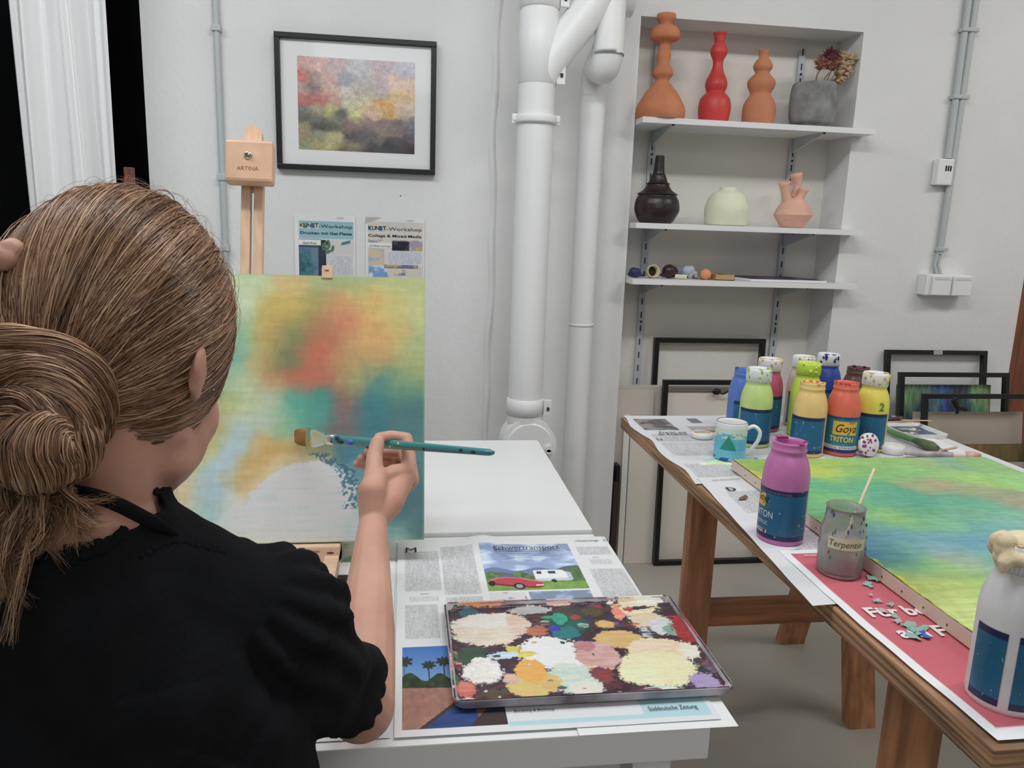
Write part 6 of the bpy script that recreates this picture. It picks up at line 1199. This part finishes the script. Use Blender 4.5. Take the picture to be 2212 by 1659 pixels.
put('seat', MB().lathe([(.16, .405), (.17, .41), (.17, .432), (.16, .437)], (hp_[0], .66, 0), 40, cap=(True, True)), wd, stl)
for a in range(4): c_, s_ = math.cos(a*math.pi/2+.78), math.sin(a*math.pi/2+.78); put('leg', MB().tube([(hp_[0]+.17*c_, .66+.17*s_, 0.001), (hp_[0]+.11*c_, .66+.11*s_, .406)], .014, 12), wd, stl)
# ---- hair
HA = np.array([.081, .087, .1065])
capm_ = MB(); q = bmesh.new(); bmesh.ops.create_icosphere(q, subdivisions=5, radius=1.0)
G0 = np.array([-.005, -.80, -.56]); G0 /= np.linalg.norm(G0)
def in_hair(u):       # unit direction in head space -> covered by hair?
    x, y, z = u[..., 0], u[..., 1], u[..., 2]
    front = z > .30+.55*(y-.55)*1.0
    side = z > np.where(y > -.05, .02+.55*(y+.05)+(-.35)*np.clip(.35-y, 0, .4), -.30-(-.05-y)*0.75)
    nape = (y < -.10) & (z > -.30+.62*(y+.10))
    return np.where(y > .55, z > .45, side) | nape
dl = []
for v in q.verts: v.co = Vector(v.co)
kill = [f for f in q.faces if not bool(in_hair(np.array(f.calc_center_median())))]
bmesh.ops.delete(q, geom=kill, context='FACES')
for v in q.verts: v.co = HEAD @ Vector((v.co.x*HA[0]*.975, v.co.y*HA[1]*.975, v.co.z*HA[2]*.975))
capm_.bm(q, 0, True)
hair = put('hair', capm_, mat('hair_base', (50, 34, 24), .6, var=.25, vscale=40), pr_)
def strands(paths, rad, cols, name, parent):
    N, K = paths.shape[:2]; T = np.gradient(paths, axis=1); T /= np.linalg.norm(T, axis=-1, keepdims=True)+1e-12
    up = np.array([.3, .2, .93]); u = np.cross(T, up); u /= np.linalg.norm(u, axis=-1, keepdims=True)+1e-9; v = np.cross(T, u)
    V = np.stack([paths+rad[..., None]*(u*math.cos(a)+v*math.sin(a)) for a in (0, 2.094, 4.189)], 2)   # N,K,3,3
    idx = np.arange(N*K*3).reshape(N, K, 3); j = (1, 2, 0)
    Fc = np.stack([idx[:, :-1], idx[:, :-1][..., j], idx[:, 1:][..., j], idx[:, 1:]], -1).reshape(-1, 4)
    me = bpy.data.meshes.new(name); nv = N*K*3; me.vertices.add(nv); me.vertices.foreach_set('co', V.reshape(-1).astype(np.float32))
    me.loops.add(len(Fc)*4); me.loops.foreach_set('vertex_index', Fc.reshape(-1).astype(np.int32)); me.polygons.add(len(Fc)); me.polygons.foreach_set('loop_start', (np.arange(len(Fc))*4).astype(np.int32))
    me.polygons.foreach_set('use_smooth', np.ones(len(Fc), bool)); me.update(calc_edges=True)
    at = me.color_attributes.new('Col', 'FLOAT_COLOR', 'POINT'); cc = np.repeat(cols[:, None, :], K*3, 1) if cols.ndim == 2 else np.repeat(cols[:, :, None, :], 3, 2)
    at.data.foreach_set('color', np.concatenate([cc.reshape(-1, 3), np.ones((nv, 1))], 1).astype(np.float32).ravel())
    o = put(name, me, HM, parent); return o
HM = cmat('hair_strand', .36, spec=.6)
def haircol(n, t, hi=1.0):
    """n in 0..1 lock value, t random"""
    dark = np.array([58, 34, 20.]); mid = np.array([138, 98, 68.]); lite = np.array([228, 188, 148.])
    k_ = np.clip(n*.55+t*.62-.10, 0, 1)[:, None]; c_ = np.where(k_ < .5, dark+(mid-dark)*k_*2, mid+(lite-mid)*(k_*2-1)*hi); return alb(c_)
rg = np.random.default_rng(77); N = 9000
U_ = rg.normal(size=(N*4, 3)); U_ /= np.linalg.norm(U_, axis=1, keepdims=True); U_ = U_[in_hair(U_)]
fw = np.exp(1.1*U_[:, 1]+.4*np.abs(U_[:, 0])); keep = rg.random(len(U_)) < fw/fw.max(); U_ = U_[keep][:N]; N = len(U_)
K = 18; t_ = np.linspace(0, 1, K)
tgt = G0+rg.normal(size=(N, 3))*.07; tgt += .10*U_*np.array([1.0, 0, .6]); tgt /= np.linalg.norm(tgt, axis=1, keepdims=True)
om = np.arccos(np.clip((U_*tgt).sum(1), -1, 1))[:, None]
A0 = np.sin((1-t_)[None]*om)/np.sin(om); B0 = np.sin(t_[None]*om)/np.sin(om)
D = A0[..., None]*U_[:, None]+B0[..., None]*tgt[:, None]
# bow: top hair first runs back, side hair sweeps down over the ear before it turns in
bow = np.sin(math.pi*t_)[None]*om*.16
D[..., 2] += bow*np.sign(U_[:, 2:3]-.15)*.35*np.abs(U_[:, 0:1]); D /= np.linalg.norm(D, axis=-1, keepdims=True)
lock = noise2(U_[:, 0]*9+20, U_[:, 2]*9+U_[:, 1]*6+30, 5)
wob = (noise2(np.repeat(U_[:, :1]*22+40, K, 1)+t_*3, np.repeat(U_[:, 1:2]*22+U_[:, 2:3]*9+40, K, 1), 9)-.5)
rad_ = 1+.012+.045*lock[:, None]*np.sin(math.pi*np.clip(t_, 0, .95))[None]+rg.random((N, 1))*.028+.02*wob
rad_ += (rg.random((N, 1)) < .02)*rg.random((N, 1))*.07*np.sin(math.pi*t_)[None]
L_ = D*HA*rad_[..., None]; R3 = np.array(HEAD.to_3x3()); paths = L_ @ R3.T+np.array(Hc)
rr_ = (.00028+.00038*rg.random((N, 1)))*np.clip(np.minimum(6*t_+.3, 4*(1-t_)+.5), 0, 1)[None]
strands(paths, rr_, haircol(lock, rg.random(N), .9), 'head_hair', hair)
# ropes of the bun
def rope(pts, rs, n, twist, seed, flat=1.0, hi=1.0, base=True, spread=0.0):
    c_ = np.array(catmull([P(*p) for p in pts], 7)); m_ = len(c_); t = np.linspace(0, 1, m_); R_ = np.interp(t, np.linspace(0, 1, len(rs)), rs)
    T = np.gradient(c_, axis=0); T /= np.linalg.norm(T, axis=1, keepdims=True); nrm = -_f; u = np.cross(T, nrm); u /= np.linalg.norm(u, axis=1, keepdims=True); v = np.cross(u, T)
    g = np.random.default_rng(seed); a0 = g.random(n)*2*math.pi; rho = .62+.46*np.sqrt(g.random(n)); ang = a0[:, None]+twist*t[None]*2*math.pi+.25*np.sin(t[None]*5+a0[:, None]*2)
    rho = rho[:, None]+spread*t[None]**2*g.normal(size=(n, 1)); lockv = noise2(a0*1.8+seed*7, a0*0+3, seed)
    pth = c_[None]+(R_[None]*rho)[..., None]*(np.cos(ang)[..., None]*u[None]+np.sin(ang)[..., None]*v[None]*flat)
    wv_ = np.sin(t[None]*(14+8*g.random((n, 1)))+g.random((n, 1))*6.3)*.0013*g.random((n, 1)); pth = pth+wv_[..., None]*u[None]+np.roll(wv_, 3, 1)[..., None]*v[None]*.7
    return c_, R_, pth, (.00030+.00035*g.random((n, 1)))*np.clip(np.minimum(8*t+.3, 6*(1-t)+.3), 0, 1)[None], haircol(lockv*.6+.25, g.random(n)*1.1, hi)
RP = [([(-40, 800, .56), (-15, 748, .545), (68, 757, .535), (140, 782, .53), (190, 826, .53), (208, 880, .535), (202, 935, .55), (185, 975, .57)], [.010, .012, .0135, .0145, .014, .0125, .010, .005], 900, .5, 1, 1.0),
 ([(-30, 800, .535), (10, 806, .52), (70, 806, .515), (124, 830, .512), (165, 872, .515), (182, 925, .525), (175, 975, .545)], [.008, .0105, .0115, .012, .012, .011, .006], 800, .6, 2, 1.0),
 ([(-30, 870, .52), (10, 885, .51), (60, 875, .505), (110, 893, .505), (150, 925, .51), (165, 975, .525)], [.011, .0125, .0125, .0115, .0095, .005], 800, -.5, 3, 1.0),
 ([(-40, 940, .53), (-5, 915, .515), (45, 925, .508), (80, 950, .505)], [.012, .014, .013, .009], 500, .4, 4, 1.0),
 ([(150, 922, .515), (112, 930, .505), (88, 960, .500), (82, 1000, .503), (88, 1038, .52)], [.006, .018, .0235, .022, .008], 1300, .12, 5, .8),
 ([(170, 915, .525), (160, 950, .515), (148, 990, .515), (120, 1030, .525)], [.010, .017, .017, .007], 700, .15, 6, .8),
 ([(20, 940, .525), (30, 975, .515), (45, 1010, .515), (75, 1040, .525)], [.010, .016, .015, .007], 600, .1, 7, .8),
 ([(120, 790, .55), (160, 812, .545), (140, 850, .545), (60, 860, .54), (-10, 850, .54)], [.014, .022, .03, .032, .026], 500, .2, 8, 1.0)]
bs = MB(); PP = []; RR = []; CC = []
for pts, rs, n, tw, sd_, hi in RP:
    c_, R_, p_, r_, k_ = rope(pts, rs, n, tw, sd_, hi=hi); bs.tube(list(c_), list(R_*.84), 14)
    for i in range(len(p_)): pass
    ts = np.linspace(0, 1, 30); src = np.linspace(0, 1, p_.shape[1]); ii = np.searchsorted(src, ts).clip(1, len(src)-1); w2 = ((ts-src[ii-1])/(src[ii]-src[ii-1]))
    PP.append(p_[:, ii-1]*(1-w2)[None, :, None]+p_[:, ii]*w2[None, :, None]); RR.append(r_[:, ii-1]*(1-w2)+r_[:, ii]*w2); CC.append(k_)
bun = put('bun', bs, MATS['hair_base'], hair)
strands(np.concatenate(PP), np.concatenate(RR), np.concatenate(CC), 'bun_hair', bun)
# tail below the bun, wisps at ear and neck
def wisps(starts, ctrl, ends, n, seed, sp0, sp1, r=.00032, hi=.8, K=18):
    g = np.random.default_rng(seed); t = np.linspace(0, 1, K)[None, :, None]; out = []
    nl = max(3, n//38); li = g.integers(0, nl, n); la = g.normal(size=(nl, 3))*sp0; lb_ = g.normal(size=(nl, 3))*(sp0+sp1)*.6; lc = g.normal(size=(nl, 3))*sp1; lcol = g.random(nl)
    a = starts[None]+la[li]+g.normal(size=(n, 3))*sp0*.3; b_ = ctrl[None]+lb_[li]+g.normal(size=(n, 3))*.0022; c_ = ends[None]+lc[li]+g.normal(size=(n, 3))*sp1*.18
    p = a[:, None]*(1-t)**2+2*b_[:, None]*t*(1-t)+c_[:, None]*t*t; p = p+.0025*np.sin(t*9+g.random((n, 1, 1))*6.28)*t*g.normal(size=(n, 1, 3))
    return p, np.full((n, K), r)*np.clip(1.3-t[..., 0]*1.1, .25, 1)*(.7+.6*g.random((n, 1))), haircol(lcol[li]*.7+.3, g.random(n), 1)
WS = [wisps(P(85, 1035, .53), P(40, 1120, .52), P(-20, 1250, .52), 900, 1, .007, .014), wisps(P(85, 1035, .53), P(60, 1110, .52), P(20, 1200, .535), 700, 2, .007, .013),
      wisps(P(85, 1035, .53), P(140, 1120, .535), P(230, 1105, .545), 320, 3, .006, .009), wisps(P(85, 1035, .53), P(110, 1130, .53), P(120, 1160, .54), 420, 4, .006, .014), wisps(P(85, 1035, .53), P(-10, 1080, .53), P(-60, 1150, .53), 500, 5, .007, .02),
      wisps(P(405, 850, .655), P(420, 930, .65), P(425, 985, .655), 60, 6, .0022, .004, .00025), wisps(P(395, 860, .65), P(378, 930, .64), P(385, 965, .645), 70, 7, .003, .004, .00025), wisps(P(425, 905, .65), P(360, 1000, .64), P(385, 1130, .65), 3, 8, .001, .003, .0002),
      wisps(P(215, 880, .56), P(250, 960, .57), P(200, 1040, .56), 50, 9, .01, .014, .00022), wisps(P(330, 870, .61), P(300, 960, .6), P(250, 1000, .59), 40, 10, .016, .016, .0002),
      wisps(P(470, 740, .66), P(470, 790, .668), P(450, 850, .664), 160, 11, .004, .004, .0003)]
strands(np.concatenate([w[0] for w in WS]), np.concatenate([w[1] for w in WS]), np.concatenate([w[2] for w in WS]), 'loose_hair', hair)
# flyaways around the crown
g = np.random.default_rng(9); n = 420; Uf = g.normal(size=(n*5, 3)); Uf /= np.linalg.norm(Uf, axis=1, keepdims=True); Uf = Uf[(Uf[:, 2] > .1)][:n]; n = len(Uf)
T2 = Uf+g.normal(size=(n, 3))*.35; T2 /= np.linalg.norm(T2, axis=1, keepdims=True); t = np.linspace(0, 1, 12); D = Uf[:, None]*(1-t)[None, :, None]+T2[:, None]*t[None, :, None]; D /= np.linalg.norm(D, axis=-1, keepdims=True)
pf = (D*HA*(1.03+(.02+.09*g.random((n, 1)))*np.sin(t*math.pi*.8)[None])[..., None]) @ R3.T+np.array(Hc)
strands(pf, np.full((n, 12), .00011), haircol(g.random(n), g.random(n), 1), 'flyaway_hair', hair)
# ---- brush in the hand
tip = P(638, 943, 1.302); gA = P(720, 946, 1.247); end = P(1066, 978, .958)
bt = thing('artist_brush', tip, 'long teal-handled flat paintbrush with ochre bristles held against the canvas', 'brush')
d = end-tip; L = np.linalg.norm(d); d /= L; s_ax = np.cross(d, -_f); s_ax /= np.linalg.norm(s_ax); n_ax = np.cross(s_ax, d)
def fl(prof, n=24):  # (dist, half width across, half thickness)
    m = MB(); vs = []
    for s, a, b_ in prof:
        for k in range(n): q = 2*math.pi*k/n; ca, sa = math.cos(q), math.sin(q); e = .6; vs.append(tip+d*s+s_ax*a*math.copysign(abs(ca)**e, ca)+n_ax*b_*math.copysign(abs(sa)**e, sa))
    fs = [(j*n+k, j*n+(k+1) % n, (j+1)*n+(k+1) % n, (j+1)*n+k) for j in range(len(prof)-1) for k in range(n)]+[tuple(range(n))[::-1], tuple((len(prof)-1)*n+k for k in range(n))]
    return m.add(vs, fs, 0, True)
fS = L*.085
put('bristles', fl([(0, .0105, .002), (L*.02, .0135, .0035), (L*.05, .0145, .0045), (fS*1.05, .0150, .0050)]), mat('bristle_ochre', (172, 118, 44), .7, c2=(120, 80, 34), vscale=60, bump=.4, bscale=300, stretch=(.3, 1, 1)), bt)
put('ferrule', fl([(fS, .0168, .0058), (L*.13, .0150, .0062), (L*.19, .0095, .0080), (L*.21, .0085, .0085), (L*.212, .0090, .0090), (L*.218, .0085, .0085), (L*.225, .0090, .0090), (L*.235, .0085, .0085), (L*.25, .0082, .0082)]), mat('ferrule_silver', (214, 216, 218), .18, metal=.95), bt)
hn = put('handle', MB().tube([tip+d*L*s for s in (.245, .30, .38, .46, .56, .70, .85, .985, 1.0)], [.0078, .0082, .0080, .0074, .0068, .0060, .0052, .0046, .0025], 24), mat('teal_lacquer', (36, 128, 132), .25, spec=.6, coat=.3), bt)
def spots(name, lst, m_):
    m = MB()
    for s, r, off, w2 in lst:
        rh = np.interp(s, [.245, .30, .46, .70, 1], [.0078, .0082, .0074, .006, .0045]); dirn = -_f*math.cos(off)+s_ax*math.sin(off); dirn -= d*np.dot(dirn, d); dirn /= np.linalg.norm(dirn)
        M_ = Vector(d).to_track_quat('X', 'Z').to_matrix().to_4x4(); m.sph(tip+d*L*s+dirn*rh*.80, r, (w2, 1, .9), 2, M=M_)
    put(name, m, m_, hn)
spots('navy_paint', [(.30, .0052, .1, 1.9), (.28, .0045, -.4, 1.4), (.72, .003, .2, .6), (.88, .0028, -.1, 1.4), (.93, .003, .1, 1.6)], mat('spot_navy', (28, 40, 74), .4)); spots('blue_paint', [(.355, .0056, .1, 1.5)], mat('spot_cobalt', (60, 100, 190), .4)); spots('lime_paint', [(.56, .0032, .5, 1.1), (.60, .0028, -.3, 1.1), (.535, .0022, -.1, .8)], mat('spot_lime', (160, 190, 90), .4))
